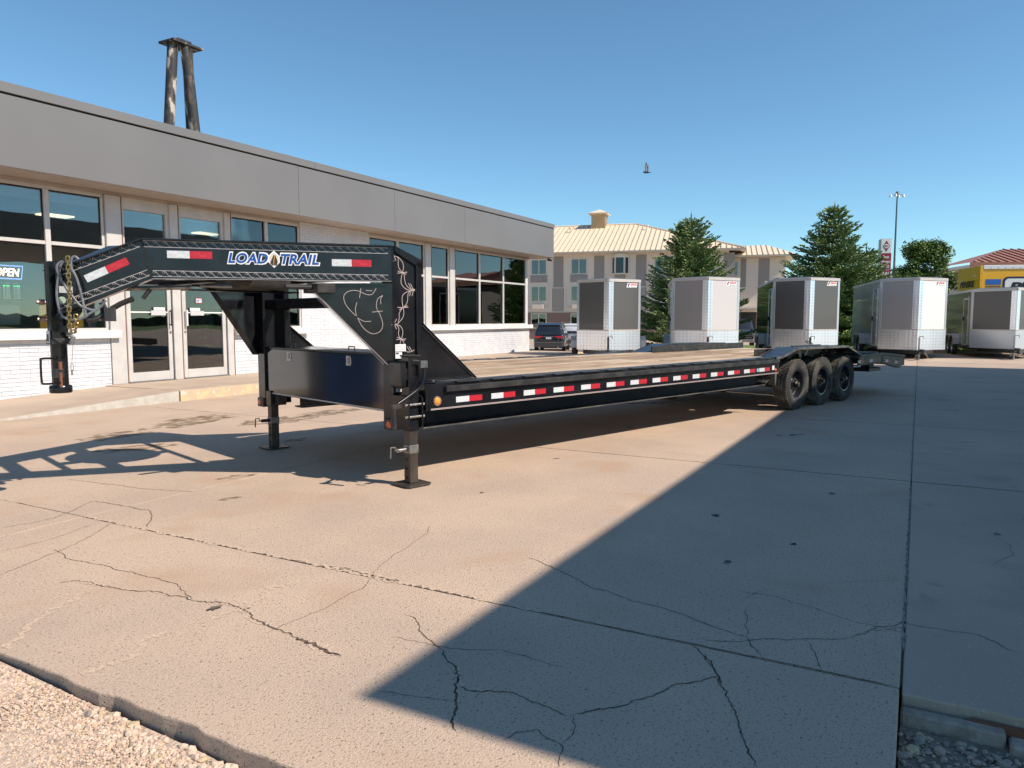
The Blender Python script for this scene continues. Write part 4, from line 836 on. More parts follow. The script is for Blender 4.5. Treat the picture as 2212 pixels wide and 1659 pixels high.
    ms = MB(); ms.lathe([(0, 0), (.026, 0), (.026, .0012), (0, .0012)], PT(2.413, 1.514, -.0035), OUT, 24); ms.obj('round_sticker', M('sticker_green', (.35, .5, .38), .5), nb)
    return nb
neck(-1, (.07, -1.12), (-2.12, -.03), True)
neck(1, (.07, 1.38), (-2.12, .23), False)
# between the neck beams
br = MB(); br.box(-1.45, -1.38, -.35, .55, 1.70, 1.92); br.box(-.75, -.68, -.70, .9, 1.72, 1.92)
tp('neck_crossmember', br, black, .004)
sw = empty('spare_wheel', (-.58, .20, 1.745), 0, gt); m = MB()
m.lathe([(.20, -.09), (.30, -.115), (.365, -.10), (.385, -.07), (.385, .07), (.365, .10), (.30, .115), (.20, .09)], (0, 0, 0), (0, 0, 1), 48, close=True); m.obj('tyre', rubber, sw, smooth=True)
m = MB(); m.lathe([(.20, .08), (.18, .02), (.09, -.02), (.05, -.02), (0, -.02)], (0, 0, 0), (0, 0, 1), 32); m.obj('rim', rimm, sw, smooth=True)
tp('spare_carrier', MB().box(-1.16, -1.10, -.42, .70, 1.66, 1.70).box(-.12, -.07, -.92, 1.15, 1.70, 1.76).box(-1.12, -.10, .12, .28, 1.615, 1.628), black, .004)
tp('wiring_box', MB().box(-.52, -.36, -.95, -.72, 1.585, 1.655).cyl((-.75, -.85, 1.63), (-.36, -.85, 1.63), .022, 10), blackd, .003)
tl = MB(); tl.cyl((-1.80, -.12, 1.60), (-1.25, -.30, 1.625), .018, 8); tl.cyl((-1.2, -.36, 1.635), (-.98, -.42, 1.635), .014, 8); tp('work_light_bar', tl, galv, smooth=True)
pt = MB().hexa([(-2.05, -.03, 1.72), (-1.66, -.2, 1.86), (-1.66, .43, 1.86), (-2.05, .2, 1.72)], [(-2.05, -.03, 1.73), (-1.66, -.2, 1.87), (-1.66, .43, 1.87), (-2.05, .2, 1.73)]); tp('neck_top_plate', pt, black)
# toolbox
tb = tp('toolbox', MB().box(.092, .47, -.985, 1.31, .585, 1.065), blackbox, .004)
MB().box(.074, .49, -1.02, .18, 1.067, 1.085).obj('lid', blackd, tb, bevel=.004); MB().box(.074, .49, .185, 1.32, 1.067, 1.085).obj('lid', black, tb, bevel=.004)
MB().box(.0895, .0918, -1.02, 1.30, .590, .602).obj('pinstripe', stripew, tb)
for (y,) in ((.725,), (-.397,)):
    lt = MB().prism([(-.04, -.045), (.03, -.045), (.045, -.02), (.045, .02), (.03, .045), (-.04, .045)], (.0915, y, 1.0), (0, -1, 0), (0, 0, 1), 0, .004); l1 = lt.obj('latch', chrome, tb, bevel=.001)
    MB().box(.084, .087, y - .022, y + .022, .975, 1.025).obj('latch', galv, tb, bevel=.002)
    MB().lathe([(0, .004), (.010, .004), (.010, 0)], (.086, y + .002, 1.0), (-1, 0, 0), 12).obj('latch', chrome, tb, smooth=True)
for y in (.76, -.34):
    h = MB(); h.tube([(.16, y - .05, 1.087), (.16, y - .05, 1.125), (.16, y + .05, 1.125), (.16, y + .05, 1.087)], .006, 6); h.obj('lid_handle', blackd, tb, smooth=True)
# landing jacks
def jack(y, s, near):
    j = empty('landing_jack', (s, y, 0), 0, gt)
    MB().box(-.052, .052, -.052, .052, .46, 1.07 if near else .62).obj('outer_tube', black, j, bevel=.004)
    MB().box(-.042, .042, -.042, .042, .022, .46).obj('drop_leg', bareleg, j, bevel=.004)
    MB().box(-.046, .046, -.046, .046, .27, .34).obj('collar', galv, j, bevel=.003)
    ft = MB(); ft.prism([(-.13, -.10), (-.10, -.13), (.10, -.13), (.13, -.10), (.13, .10), (.10, .13), (-.10, .13), (-.13, .10)], (0, 0, 0), X, Y, .008, .020); ft.obj('foot_plate', bareleg, j, bevel=.003)
    hl = MB()
    for z in (.07, .145, .22): hl.cyl((-.0425, 0, z), (-.0432, 0, z), .014, 14)
    hl.obj('pin_hole', rubbergap, j)
    p = MB(); p.cyl((-.045, 0, .305), (-.135, 0, .305), .017, 12); p.obj('spring_pin', chrome if near else blackd, j, smooth=True)
    p = MB(); p.tube([(-.135, 0, .305), (-.16, 0, .305), (-.16, .0, .335), (-.20, .0, .335), (-.205, .0, .245)], .006, 6); p.obj('pin_handle', galv if near else blackd, j, smooth=True)
    if near:
        MB().box(-.06, .075, -.06, .06, 1.071, 1.082).obj('cap', blackd, j, bevel=.002)
        MB().box(-.05, .05, .052, .15, .80, 1.05).obj('gear_box', black, j, bevel=.01); MB().box(-.11, -.052, -.03, .14, .82, 1.03).obj('gear_box', black, j, bevel=.01)
        mp = MB()
        for x in (-.075, .060): mp.prism([(-.09, .50), (-.06, .48), (.17, .48), (.17, .75), (-.06, .75), (-.09, .73)], (x, 0, 0), (0, 1, 0), (0, 0, 1), -.006, .006)
        mp.obj('mount_plate', black, j, bevel=.003)
        pn = MB()
        for z in (.58, .68): pn.cyl((-.10, -.072, z), (.085, -.072, z), .011, 10)
        pn.obj('mount_pin', chrome, j, smooth=True)
        for z in (.6, .93): MB().box(-.054, -.0525, -.03, .03, z - .045, z + .045).obj('sticker', M('faded_label', (.35, .33, .3), .6), j)
        cr = MB(); cr.tube([(.045, -.09, 1.02), (.07, -.10, .98), (.068, -.10, .91), (.03, -.10, .83), (-.06, -.10, .77), (-.20, -.10, .70)], .013, 10, sub=4); cr.obj('crank_handle', black, j, smooth=True)
        cr = MB(); cr.box(-.26, -.17, -.115, -.085, .665, .70); cr.cyl((-.235, -.10, .68), (-.235, -.10, .52), .014, 10); cr.cyl((-.235, -.10, .60), (-.235, -.10, .50), .02, 12); cr.obj('crank_grip', blackd, j, smooth=True)
        cr = MB(); cr.cyl((.04, -.05, 1.02), (.04, -.115, 1.02), .02, 12); cr.box(.02, .09, -.12, -.112, .98, 1.04); cr.obj('crank_shaft', chrome, j, smooth=True)
    return j
jack(-1.30, .11, True); jack(1.17, .125, False)
tp('jack_crossbar', MB().box(.12, .22, 1.05, 1.34, .47, .575), blackd, .004)
tp('jack_crossbar', MB().box(.12, .22, -1.24, -1.02, .47, .575), blackd, .004)
# coupler
cp = tp('coupler', MB().box(-2.15, -2.035, .045, .155, 1.22, 1.80), black, .006)
MB().cyl((-2.093, .10, .86), (-2.093, .10, 1.22), .056, 24).obj('inner_tube', black, cp, smooth=True)
m = MB(); m.lathe([(.055, 0), (.072, 0), (.077, .012), (.077, .045), (.070, .056), (.055, .056)], (-2.093, .10, .825), (0, 0, 1), 28); m.obj('ball_ring', black, cp, smooth=True)
MB().box(-2.16, -2.025, .033, .167, 1.19, 1.235).obj('sleeve_collar', blackd, cp, bevel=.004)
hd = MB(); hd.tube([(-2.14, .03, 1.08), (-2.16, -.02, 1.09), (-2.23, -.02, 1.09), (-2.24, -.02, 1.07), (-2.24, -.02, .925), (-2.22, -.02, .905), (-2.14, .0, .905), (-2.11, .03, .905)], .008, 8, sub=3); hd.obj('latch_handle', black, cp, smooth=True)
m = MB(); m.cyl((-2.105, .035, .87), (-2.105, .035, .98), .012, 10); m.cyl((-2.105, .035, 1.0), (-2.105, .035, 1.06), .014, 10); m.obj('latch_pin', rust, cp, smooth=True)
MB().box(-2.16, -2.08, .030, .05, .94, 1.01).obj('latch_plate', blackd, cp, bevel=.003)
m = MB()
for z in (1.375, 1.50): m.cyl((-2.15, .1, z), (-2.22, .1, z), .013, 8); m.cyl((-2.17, .1, z), (-2.205, .1, z), .022, 6)
m.obj('set_bolt', M('set_bolt_steel', (.25, .18, .16), .4, metal=.8), cp)
sg_ = MB().prism([(-2.06, 1.79), (-1.98, 1.80), (-1.93, 1.70), (-1.95, 1.43), (-2.0, 1.36), (-2.06, 1.32)], (0, .0, 0), X, Zv, -.006, .006); sg_.obj('side_plate', black, cp)
sg_ = MB().prism([(-2.06, 1.79), (-1.98, 1.80), (-1.93, 1.70), (-1.95, 1.43), (-2.0, 1.36), (-2.06, 1.32)], (0, .2, 0), X, Zv, -.006, .006); sg_.obj('side_plate', black, cp)
MB().box(-2.166, -2.162, .04, .12, 1.20, 1.29).obj('sticker', white, cp); MB().box(-2.168, -2.1665, .05, .11, 1.21, 1.265).obj('print_block', decalblk, cp)
MB().tube([(-2.06, -.03, 1.27), (-2.03, -.05, 1.24), (-2.045, -.05, 1.19)], .018, 8).obj('plug', galv, cp, smooth=True)
# chain: every link a piece
ch = empty('safety_chain', (0, 0, 0), 0, gt)
CP = catmull([Vector((a, -t, z)) for a, t, z in D['chain']], 12, False); Ls = [0]
for a, b in zip(CP, CP[1:]): Ls.append(Ls[-1] + (b - a).length)
pitch = .030; nlk = int(Ls[-1] / pitch)
def at(L):
    for i in range(len(Ls) - 1):
        if Ls[i + 1] >= L: return CP[i].lerp(CP[i + 1], (L - Ls[i]) / max(1e-9, Ls[i + 1] - Ls[i]))
    return CP[-1]
lk = MB(); lk.tube([(math.copysign(.010, math.cos(t)) * 1 + .0105 * math.cos(t), .012 * math.sin(t), 0) for t in [i * math.pi / 6 + .01 for i in range(12)]], .0052, 8, closed=True)
link0 = None
for i in range(nlk):
    p, q = at(i * pitch), at((i + 1) * pitch); d = (q - p).normalized()
    if link0 is None: o = link0 = lk.obj('link', gold, ch, smooth=True)
    else: o = link0.copy(); COL.objects.link(o)
    u = d.cross(Vector((.4456, .895, 0)) if abs(d.z) > .2 else Zv).normalized(); v = d.cross(u)
    if i % 2: u, v = v, -u
    mt = Matrix((d, u, v)).transposed().to_4x4(); mt.translation = (p + q) / 2; o.matrix_local = mt
hs = empty('wiring_cable', (0, 0, 0), 0, gt)
for L in D['hose']: MB().tube([(a, -t, z) for a, t, z in L], .0085, 8, sub=6).obj('cable', hosem, hs, smooth=True)
st = MB().tube([(a, -t, z) for a, t, z in D['strip']], .0018, 5, sub=4); st.tube([Vector((D['strip'][3][0], -D['strip'][3][1], D['strip'][3][2])) + Vector((.012 * math.cos(i * .7), 0, -.02 + .028 * math.sin(i * .7))) for i in range(9)], .002, 5, closed=True); st.obj('breakaway_lanyard', galv, hs)
e = D['strip'][-1]; MB().cyl((e[0], -e[1], e[2] + .005), (e[0], -e[1], e[2] - .035), .006, 8).obj('lanyard_pin', galv, hs, smooth=True)
m = MB(); m.tube([(-1.86, -.16, 1.50), (-1.84, -.17, 1.43), (-1.90, -.16, 1.38), (-1.96, -.14, 1.37)], .02, 8, sub=3); m.box(-1.86, -1.78, -.22, -.12, 1.36, 1.46); m.obj('chain_hook_bracket', blackd, cp)
m = MB(); m.tube([(-1.66, -.24, 1.53), (-1.74, -.2, 1.49), (-1.80, -.18, 1.45)], .02, 8); m.tube([(-1.55, -.27, 1.60), (-1.60, -.26, 1.53)], .016, 8); m.obj('plug_connector', gasket, hs, smooth=True)

# ------------------------------------------------------------ enclosed trailers
LEDa = M('running_light', (.6, .12, .02), .3)
def enclosed(pos, az, ztop, panel, side, label, length=4.6, w=2.13, v=.86, zb=.34, zg=1.0, logo=True, doorside=True, gap=1, lowm=None, side_trim=None, corner=alum, lit_right=None, tread_m=None, jackup=False):
    tread_m = tread_m or atp; side_trim = side_trim or alum
    e = empty('enclosed_trailer', (pos[0], pos[1], 0), R(90 - az), label=label, cat='cargo trailer', group='enclosed trailers parked in a row')
    h = w / 2
    sh = MB()
    sh.hexa([(0, -h, zb), (length, -h, zb), (length, h, zb), (0, h, zb), (-v, 0, zb)], [(0, -h, ztop), (length, -h, ztop), (length, h, ztop), (0, h, ztop), (-v, 0, ztop)]); sh.obj('body', side, e)
    rf = MB(); rf.hexa([(.03, -h + .03, ztop), (length, -h + .03, ztop), (length, h - .03, ztop), (.03, h - .03, ztop), (-v + .06, 0, ztop)], [(.06, -h + .2, ztop + .035), (length - .05, -h + .2, ztop + .035), (length - .05, h - .2, ztop + .035), (.06, h - .2, ztop + .035), (-v + .2, 0, ztop + .035)]); rf.obj('roof', galv, e)
    for q in (-1, 1):
        A, B = Vector((0, q * h, 0)), Vector((-v, 0, 0)); U = (B - A) if q > 0 else (A - B); Lw = U.length; U.normalize(); O = A if q > 0 else B
        def PR(n_, a, b, z0, z1, w1, m, w0=.001, bev=0): return MB().prism([(a, z0), (b, z0), (b, z1), (a, z1)], O, U, Zv, w0, w1).obj(n_, m, e, bevel=bev)
        apex_lo, apex_hi = (Lw - .19, Lw) if q > 0 else (0, .19); out_lo, out_hi = (0, .09) if q > 0 else (Lw - .09, Lw)
        PR('stone_guard', 0, Lw, zb + .01, zg, .012, lowm or tread_m); PR('guard_trim', 0, Lw, zg + .001, zg + .035, .018, side_trim)
        pa, pb = (out_hi, apex_lo) if q > 0 else (apex_hi, out_lo)
        PR('nose_panel', pa, pb, zg + .037, ztop - .095, .008, (lit_right if (lit_right and q < 0) else panel))  # right nose panel can take a paler colour for the sun on it
        PR('corner_trim', out_lo, out_hi, zg + .037, ztop - .095, .016, corner, bev=.006)
        PR('nose_guard', apex_lo, apex_hi, zg + .037, ztop - .095, .013, tread_m)
        PR('top_rail', 0, Lw, ztop - .093, ztop, .026, side_trim, bev=.004)
        sc_ = MB(); n_ = int(Lw / .16)
        for i in range(n_): sc_.prism([(.06 + i * .16, ztop - .05), (.068 + i * .16, ztop - .05), (.068 + i * .16, ztop - .042), (.06 + i * .16, ztop - .042)], O, U, Zv, .026, .029)
        sc_.obj('rivet', galv, e)
        if q < 0 and logo:
            W_ = U.cross(Zv); cxx = Lw - .09 - .50; pp = [(cxx - .02, ztop - .26), (cxx + .42, ztop - .26), (cxx + .45, ztop - .12), (cxx + .03, ztop - .12)]
            lg = MB().prism(pp, O, U, Zv, .0085, .0105).obj('maker_badge', white, e)
            tm, _ = text_mb('pace', O + U * (cxx + .15) + Zv * (ztop - .225) + W_ * .011, U, Zv, .27, .095, .002, off=.02, shear=.2, squash=None); tm.obj('lettering', M('badge_red', (.65, .02, .05), .4), lg)
            lm = MB(); lm.prism([(cxx + .03, ztop - .235), (cxx + .075, ztop - .235), (cxx + .085, ztop - .175), (cxx + .13, ztop - .16), (cxx + .13, ztop - .135), (cxx + .075, ztop - .135), (cxx + .05, ztop - .16)], O, U, Zv, .011, .013); lm.obj('emblem', M('badge_navy', (.02, .02, .08), .4), lg)
            ul = MB(); ul.prism([(cxx + .17, ztop - .248), (cxx + .40, ztop - .248), (cxx + .40, ztop - .240), (cxx + .17, ztop - .240)], O, U, Zv, .011, .012); ul.obj('underline', decalblk, lg)
    for q in (-1, 1):
        MB().box(-.001, length, q * (h + .001), q * (h + .02), ztop - .08, ztop).obj('side_rail', side_trim, e, bevel=.004)
        MB().box(0, length, q * (h + .001), q * (h + .015), zb, zb + .10).obj('skirt', blackd if q > 0 else alum, e)
        MB().box(.0, .05, q * (h + .001), q * (h + .012), zb + .1, ztop - .08).obj('corner_post', corner, e)
        # fender and wheels
        for cx in ((length * .56,), (length * .52, length * .52 + .86))[gap]:
            pass
        cs = [length * .50, length * .50 + .84] if gap else [length * .48]
        c0 = (cs[0] + cs[-1]) / 2; half = (cs[-1] - cs[0]) / 2 + .42
        fp = [(c0 - half, .42), (c0 - half + .04, .66), (c0 - half + .22, .80), (c0 + half - .22, .80), (c0 + half - .04, .66), (c0 + half, .42)]
        fv = MB(); vs = []
        for a, z in fp: vs += [(a, q * h, z), (a, q * (h + .22), z)]
        fv.add(vs, [(2 * i, 2 * i + 1, 2 * i + 3, 2 * i + 2) for i in range(5)]); 
        fv.prism(fp + [(c0 + half - .06, .42), (c0 + half - .10, .62), (c0 + half - .26, .74), (c0 + .12, .74), (c0, .55), (c0 - .12, .74), (c0 - half + .26, .74), (c0 - half + .10, .62), (c0 - half + .06, .42)], (0, q * (h + .21), 0), X, Zv, -.004, .004)
        fv.obj('fender', side_trim, e)
        for cx in cs:
            c = copy_tree(wheel_small, e, (cx, q * (h + .19), .335)); c.rotation_euler[2] = 0 if q < 0 else math.pi
    if doorside:
        y = h + .001; d = MB(); d.box(.42, 1.24, y, y + .014, zb + .12, ztop - .35); dd = d.obj('side_door', side, e)
        for (a, b, z0, z1) in ((.38, .42, zb + .08, ztop - .30), (1.24, 1.28, zb + .08, ztop - .30), (.42, 1.24, ztop - .345, ztop - .30), (.42, 1.24, zb + .08, zb + .12)): MB().box(a, b, y, y + .022, z0, z1).obj('door_trim', corner, e)
        MB().box(1.14, 1.20, y + .014, y + .05, 1.32, 1.47).obj('latch', gasket, dd, bevel=.004)
        MB().box(.5, 1.15, y, y + .2, zb + .02, zb + .06).obj('step', blackd, e)
        for z in (.75, 1.4, 2.1): MB().box(.40, .43, y + .015, y + .035, z, z + .1).obj('hinge', corner, e)
    # frame, tongue, jack
    tg = MB()
    for q in (-1, 1): tg.hexa([(.1, q * .75, zb - .12), (.1, q * .83, zb - .12), (-1.55, q * .09, zb - .12), (-1.55, q * .01, zb - .12)], [(.1, q * .75, zb + .0), (.1, q * .83, zb + .0), (-1.55, q * .09, zb + .0), (-1.55, q * .01, zb + .0)])
    for q in (-1, 1): tg.box(.1, length, q * .75, q * .83, zb - .12, zb - .001)
    tg.obj('frame', blackd, e)
    c = MB(); c.box(-1.78, -1.5, -.05, .05, zb - .03, zb + .06); c.cyl((-1.80, 0, zb - .05), (-1.80, 0, zb + .06), .055, 14); c.obj('coupler', blackd, e, bevel=.004)
    j = MB(); j.cyl((-1.25, .0, zb - .20), (-1.25, .0, zb + .45), .035, 12); j.cyl((-1.25, 0, .012), (-1.25, 0, zb - .2), .026, 10); j.cyl((-1.25, 0, .006), (-1.25, 0, .02), .09, 16); j.obj('tongue_jack', side_trim if jackup else blackd, e, smooth=True)
    j = MB(); j.tube([(-1.25, 0, zb + .45), (-1.25, 0, zb + .48), (-1.25, -.13, zb + .48), (-1.25, -.13, zb + .40)], .010, 6); j.obj('jack_crank', gasket, e)
    k = MB()
    for q in (-1, 1): k.tube([(-1.45, q * .09, zb - .03), (-1.62, q * .20, zb - .22), (-1.72, q * .13, zb - .12), (-1.74, q * .05, zb - .02)], .016, 6, sub=3)
    k.obj('safety_chain', galv, e)
    MB().box(-.62, -.40, -.14, .14, zb + .001, zb + .20).obj('battery_box', blackd, e, bevel=.01) if jackup else None
    lt = MB().box(-v - .012, -v + .002, -.02, .02, 0, .02)
    for q in (-1, 1): MB().lathe([(0, .02), (.03, .015), (.035, 0)], (.12, q * (h + .015), zb + .05), (0, q, 0), 12).obj('marker_light', LEDa, e)
    return e
wheel_small = wheel_tree(None, .335, .19, M('silver_rim', (.55, .56, .58), .3, metal=.8), 'wheel', r_rim=.19, dish=.02, lug=False, hubm=chrome)
charcoal = M('charcoal_panel', (.095, .093, .092), .35, coat=.2); charcoal_g = M('charcoal_gloss', (.03, .032, .03), .12, coat=.6, bump=.01, bscale=1.2)
pewter = M('pewter_panel', (.36, .345, .34), .4, coat=.2); pewter2 = M('lit_pewter_panel', (.56, .55, .55), .4); silver = M('silver_white_panel', (.50, .50, .51), .35, coat=.3)  # second pewter is the sunlit-side copy of the trailer's colour
silver_g = M('silver_gloss', (.46, .45, .45), .22, coat=.5, metal=.1, bump=.012, bscale=1.0); whitepan = M('cream_white_and_lit_panel', (.80, .80, .77), .4); dgrey = M('grey_side', (.16, .165, .15), .15, coat=.5)  # cream white also serves as sunlit nose colour of the silver trailer
palumb = M('bright_trim', (.62, .66, .70), .3, metal=.6)
enclosed((3.195, 24.76), 7.3, 2.66, charcoal, charcoal_g, 'charcoal enclosed trailer left of the row, next to the dark crossover', corner=palumb, length=1.2, w=2.06, gap=0, zb=.36)
enclosed(((5.329 + 7.427) / 2, (24.86 + 24.494) / 2), 9.9, 2.71, M('shaded_pewter_panel', (.30, .285, .275), .4, coat=.2), charcoal_g, 'pewter grey enclosed trailer in front of the shorter twin-tipped spruce', corner=palumb, length=4.4, lit_right=pewter2, zb=.36)  # left panel darker, right paler: shade and sun put into the colours
enclosed(((9.052 + 11.125) / 2, (25.96 + 25.47) / 2), 13.3, 2.75, charcoal, charcoal_g, 'charcoal enclosed trailer with reflective dark side behind the triple wheels', corner=palumb, length=6.2, zb=.33)
enclosed(((13.111 + 15.153) / 2, (26.7 + 26.095) / 2), 16.5, 2.785, pewter, silver_g, 'silver enclosed trailer with its sunny nose panel coloured cream-white', corner=palumb, length=6.2, zb=.31, lit_right=whitepan, jackup=True)  # right panel coloured paler for the sun on that side
enclosed((17.6, 26.6), 21., 2.44, charcoal, dgrey, 'lower grey enclosed trailer at the right edge in front of the yellow truck', corner=alum, length=4.6, v=1.25, w=2.2, zb=.34, zg=.98, logo=False, jackup=True, lowm=palumb)
def _rm(o):
    for c in kids(o): _rm(c)
    bpy.data.objects.remove(o)
_rm(wheel_small)

# ------------------------------------------------------------ vehicles
def car(name, loc, az, L, W, H_, paint, label, cat, group=None, style='suv', gzv=0, rear=True):
    """lofted body: x forward, stations from tail to nose"""
    e = empty(name, (loc[0], loc[1], gzv), R(90 - az), label=label, cat=cat, group=group)
    h = W / 2
    if style == 'suv': ST = [(-.5, .32, .62, .86, .90, .60, 0), (-.49, .26, .90, 1.02, 1.0, .80, 0), (-.455, .24, .98, 1.08, 1.52, .78, 1), (-.40, .22, 1.0, 1.09, 1.72, .76, 1), (-.15, .22, 1.0, 1.08, 1.78, .78, 1), (.08, .22, 1.0, 1.04, 1.74, .78, 1), (.25, .22, .99, 1.02, 1.12, .82, 0), (.44, .24, .92, .92, .98, .75, 0), (.495, .30, .72, .72, .74, .55, 0)]
    else: ST = [(-.5, .45, .95, 1.0, 1.02, .9, 0), (-.49, .40, .98, 1.02, 1.05, .95, 0), (-.12, .38, 1.0, 1.08, 1.10, .95, 0), (-.10, .38, 1.0, 1.12, 1.80, .80, 1), (.08, .38, 1.0, 1.12, 1.85, .80, 1), (.22, .38, 1.0, 1.12, 1.20, .88, 0), (.44, .40, .97, 1.10, 1.14, .85, 0), (.50, .42, .92, .98, 1.02, .8, 0)]
    k = H_ / 1.78; rings = []
    for (x, zl, wl, zbelt, zt, wt, cb) in ST:
        x *= L
        P = [(h * wl * .86, zl), (h * wl, zl + .12), (h * wl, (zl + zbelt) / 2), (h * wl * .97, zbelt), (h * wt * 1.0, zbelt + (zt - zbelt) * .85), (h * wt * .86, zt)]
        ring = [(x, y, z * k) for y, z in P] + [(x, -y, z * k) for y, z in P[::-1]]; rings.append(ring)
    n = len(rings[0]); b = MB(); vs = [p for r_ in rings for p in r_]
    fs = [(i * n + j, i * n + (j + 1) % n, (i + 1) * n + (j + 1) % n, (i + 1) * n + j) for i in range(len(rings) - 1) for j in range(n)] + [tuple(range(n)), tuple((len(rings) - 1) * n + j for j in range(n))[::-1]]
    b.add(vs, fs); bo = b.obj('body', paint, e, bevel=.02, smooth=True, seg=2)
    gls = M('car_glass', (.02, .025, .03), .05, coat=.5)
    # side windows
    for q in (-1, 1):
        for i in range(len(ST) - 1):
            if ST[i][6] or ST[i + 1][6]:
                (xa, za, ya), (xb, zb_, yb) = [(ST[t][0] * L, ST[t][3], ST[t]) for t in (i, i + 1)]
                def pt(S, f): zb2, zt = S[3] * k, S[4] * k; y0, y1 = h * S[2] * .97, h * S[5]; f2 = f / .85; return (S[0] * L, q * (y0 + (y1 - y0) * f2 + .006), zb2 + (zt - zb2) * f)
                f0, f1 = .08, .80; a, c = ST[i], ST[i + 1]
                A0, A1, C0, C1 = [Vector(p) for p in (pt(a, f0), pt(a, f1), pt(c, f0), pt(c, f1))]
                A0, C0, A1, C1 = A0.lerp(C0, .05), C0.lerp(A0, .05), A1.lerp(C1, .05), C1.lerp(A1, .05)
                MB().add([A0, C0, C1, A1], [(0, 1, 2, 3)]).obj('side_window', gls, e)
    if style == 'suv':
        xr = -.5 * L
        a, c = ST[2], ST[3]
        def rr(f): return (ST[2][0] * L * (1 - f) + ST[3][0] * L * f, (1.02 + (1.70 - 1.02) * f) * k)
        x0, x1 = -.492 * L, -.425 * L
        MB().add([(x0 - .01, -h * .80, 1.06 * k), (x0 - .01, h * .80, 1.06 * k), (x1 - .05, h * .68, 1.58 * k), (x1 - .05, -h * .68, 1.58 * k)], [(0, 1, 2, 3)]).obj('rear_window', gls, e)
        MB().hexa([(x1 - .10, -h * .72, 1.62 * k), (x1 - .10, h * .72, 1.62 * k), (x1 + .35, h * .76, 1.68 * k), (x1 + .35, -h * .76, 1.68 * k)], [(x1 - .10, -h * .72, 1.66 * k), (x1 - .10, h * .72, 1.66 * k), (x1 + .35, h * .76, 1.77 * k), (x1 + .35, -h * .76, 1.77 * k)]).obj('spoiler', paint, e, bevel=.01)
        MB().box(xr - .02, xr + .10, -h * .90, h * .90, .30 * k, .58 * k).obj('bumper', M('car_dark_plastic', (.05, .05, .052), .55), e, bevel=.04, seg=3)
        MB().box(xr - .035, xr - .018, -h * .86, h * .86, .56 * k, .60 * k).obj('bumper_trim', galv, e, bevel=.006)
        tlm = M('tail_light_red', (.45, .01, .02), .2, coat=.6)
        for q in (-1, 1):
            MB().prism([(.30 * h, .97), (.88 * h, 1.0), (.90 * h, .84), (.62 * h, .84)], (xr + .005, 0, 0), (0, q, 0), (0, 0, k), -.03, .03).obj('tail_light', tlm, e, bevel=.008)
            MB().cyl((xr - .05, q * h * .60, .30 * k), (xr + .05, q * h * .60, .30 * k), .045, 14).obj('exhaust', chrome, e, smooth=True)
            MB().box(-.32 * L, .10 * L, q * h * .70, q * (h * .70 + .03), 1.79 * k, 1.82 * k).obj('roof_rail', galv, e, bevel=.008)
        MB().box(xr - .015, xr, -.16, .16, .80 * k, .90 * k).obj('number_plate', white, e, bevel=.003); tm, _ = text_mb('WOODHOUSE' if 0 else 'DEALER', (xr - .017, .11, .835 * k), (0, -1, 0), (0, 0, 1), .22, .03, .001); tm.obj('lettering', decalblk, e)
        MB().box(xr - .006, xr + .01, -.3 * h, .3 * h, .93 * k, .955 * k).obj('trim_strip', chrome, e)
    else:
        xf = .5 * L
        MB().box(xf - .03, xf + .03, -h * .80, h * .80, .62 * k, .95 * k).obj('grille', gasket, e, bevel=.02)
        for z in (.68, .78, .88): MB().box(xf + .03, xf + .05, -h * .78, h * .78, z * k, (z + .03) * k).obj('grille_bar', chrome, e)
        MB().box(xf - .02, xf + .14, -h * .95, h * .95, .38 * k, .60 * k).obj('bumper', chrome, e, bevel=.03)
        MB().box(xf + .14, xf + .15, -.16, .16, .42 * k, .54 * k).obj('number_plate', white, e)
        for q in (-1, 1): MB().box(xf - .05, xf + .035, q * h * .82, q * h * .98, .75 * k, .96 * k).obj('headlight', chrome, e, bevel=.01)
    for q in (-1, 1):
        m = MB(); m.box(.16 * L, .16 * L + .16, q * (h + .03), q * (h + .22), 1.08 * k, 1.22 * k); m.obj('wing_mirror', paint, e, bevel=.03, seg=2)
        for xx in (-.29 * L, .31 * L):
            wv = MB().lathe([(.21, -.22), (.34, -.2), (.345, -.02), (.31, .0), (.24, .004), (.22, -.02)], (xx, q * (h - .01), .345), (0, q, 0), 28); wv.obj('tyre', rubber, e, smooth=True)
            wv = MB().lathe([(.225, -.02), (.2, -.03), (.06, -.02), (0, -.01)], (xx, q * (h - .01), .345), (0, q, 0), 20); wv.obj('rim', chrome, e, smooth=True)
            MB().lathe([(0, -.005), (.40, -.005)], (xx, q * (h * .999), .37), (0, q, 0), 24).obj('wheel_arch', gasket, e)
    return e
darkpaint = M('dark_slate_car_paint', (.022, .027, .035), .22, metal=.3, coat=.8)
car('parked_crossover', (2.62, 48.0), 9., 4.9, 1.92, 1.78, darkpaint, 'dark slate crossover seen from behind beside the shop corner', 'car', 'parked cars', gzv=gz(0, 46))
car('parked_crossover', (5.0, 55.0), 20., 4.8, 1.9, 1.70, M('white_car_paint', (.7, .7, .7), .25, coat=.6), 'white car half hidden behind the leftmost enclosed trailer', 'car', 'parked cars', gzv=gz(0, 54))
car('pickup_truck', (16.6, 54.5), 196., 5.6, 2.0, 1.95, M('dark_pickup_paint', (.02, .02, .022), .3, coat=.5), 'dark pickup with chrome bumper between two enclosed trailers', 'pickup', gzv=gz(0, 54), style='pick')
# parking bay lines
for i, (s, t) in enumerate(((33.5, -14.2), (33.5, -11.2), (33.5, -17.2))):
    m = MB(); m.add([gB(s + 5 * j / 8, -0 + t + o, .003) for j in range(9) for o in (0, .1)], [(2 * j, 2 * j + 1, 2 * j + 3, 2 * j + 2) for j in range(8)])
    tag(m.obj('bay_line', white, None, rotz=ROTB), kind='structure')

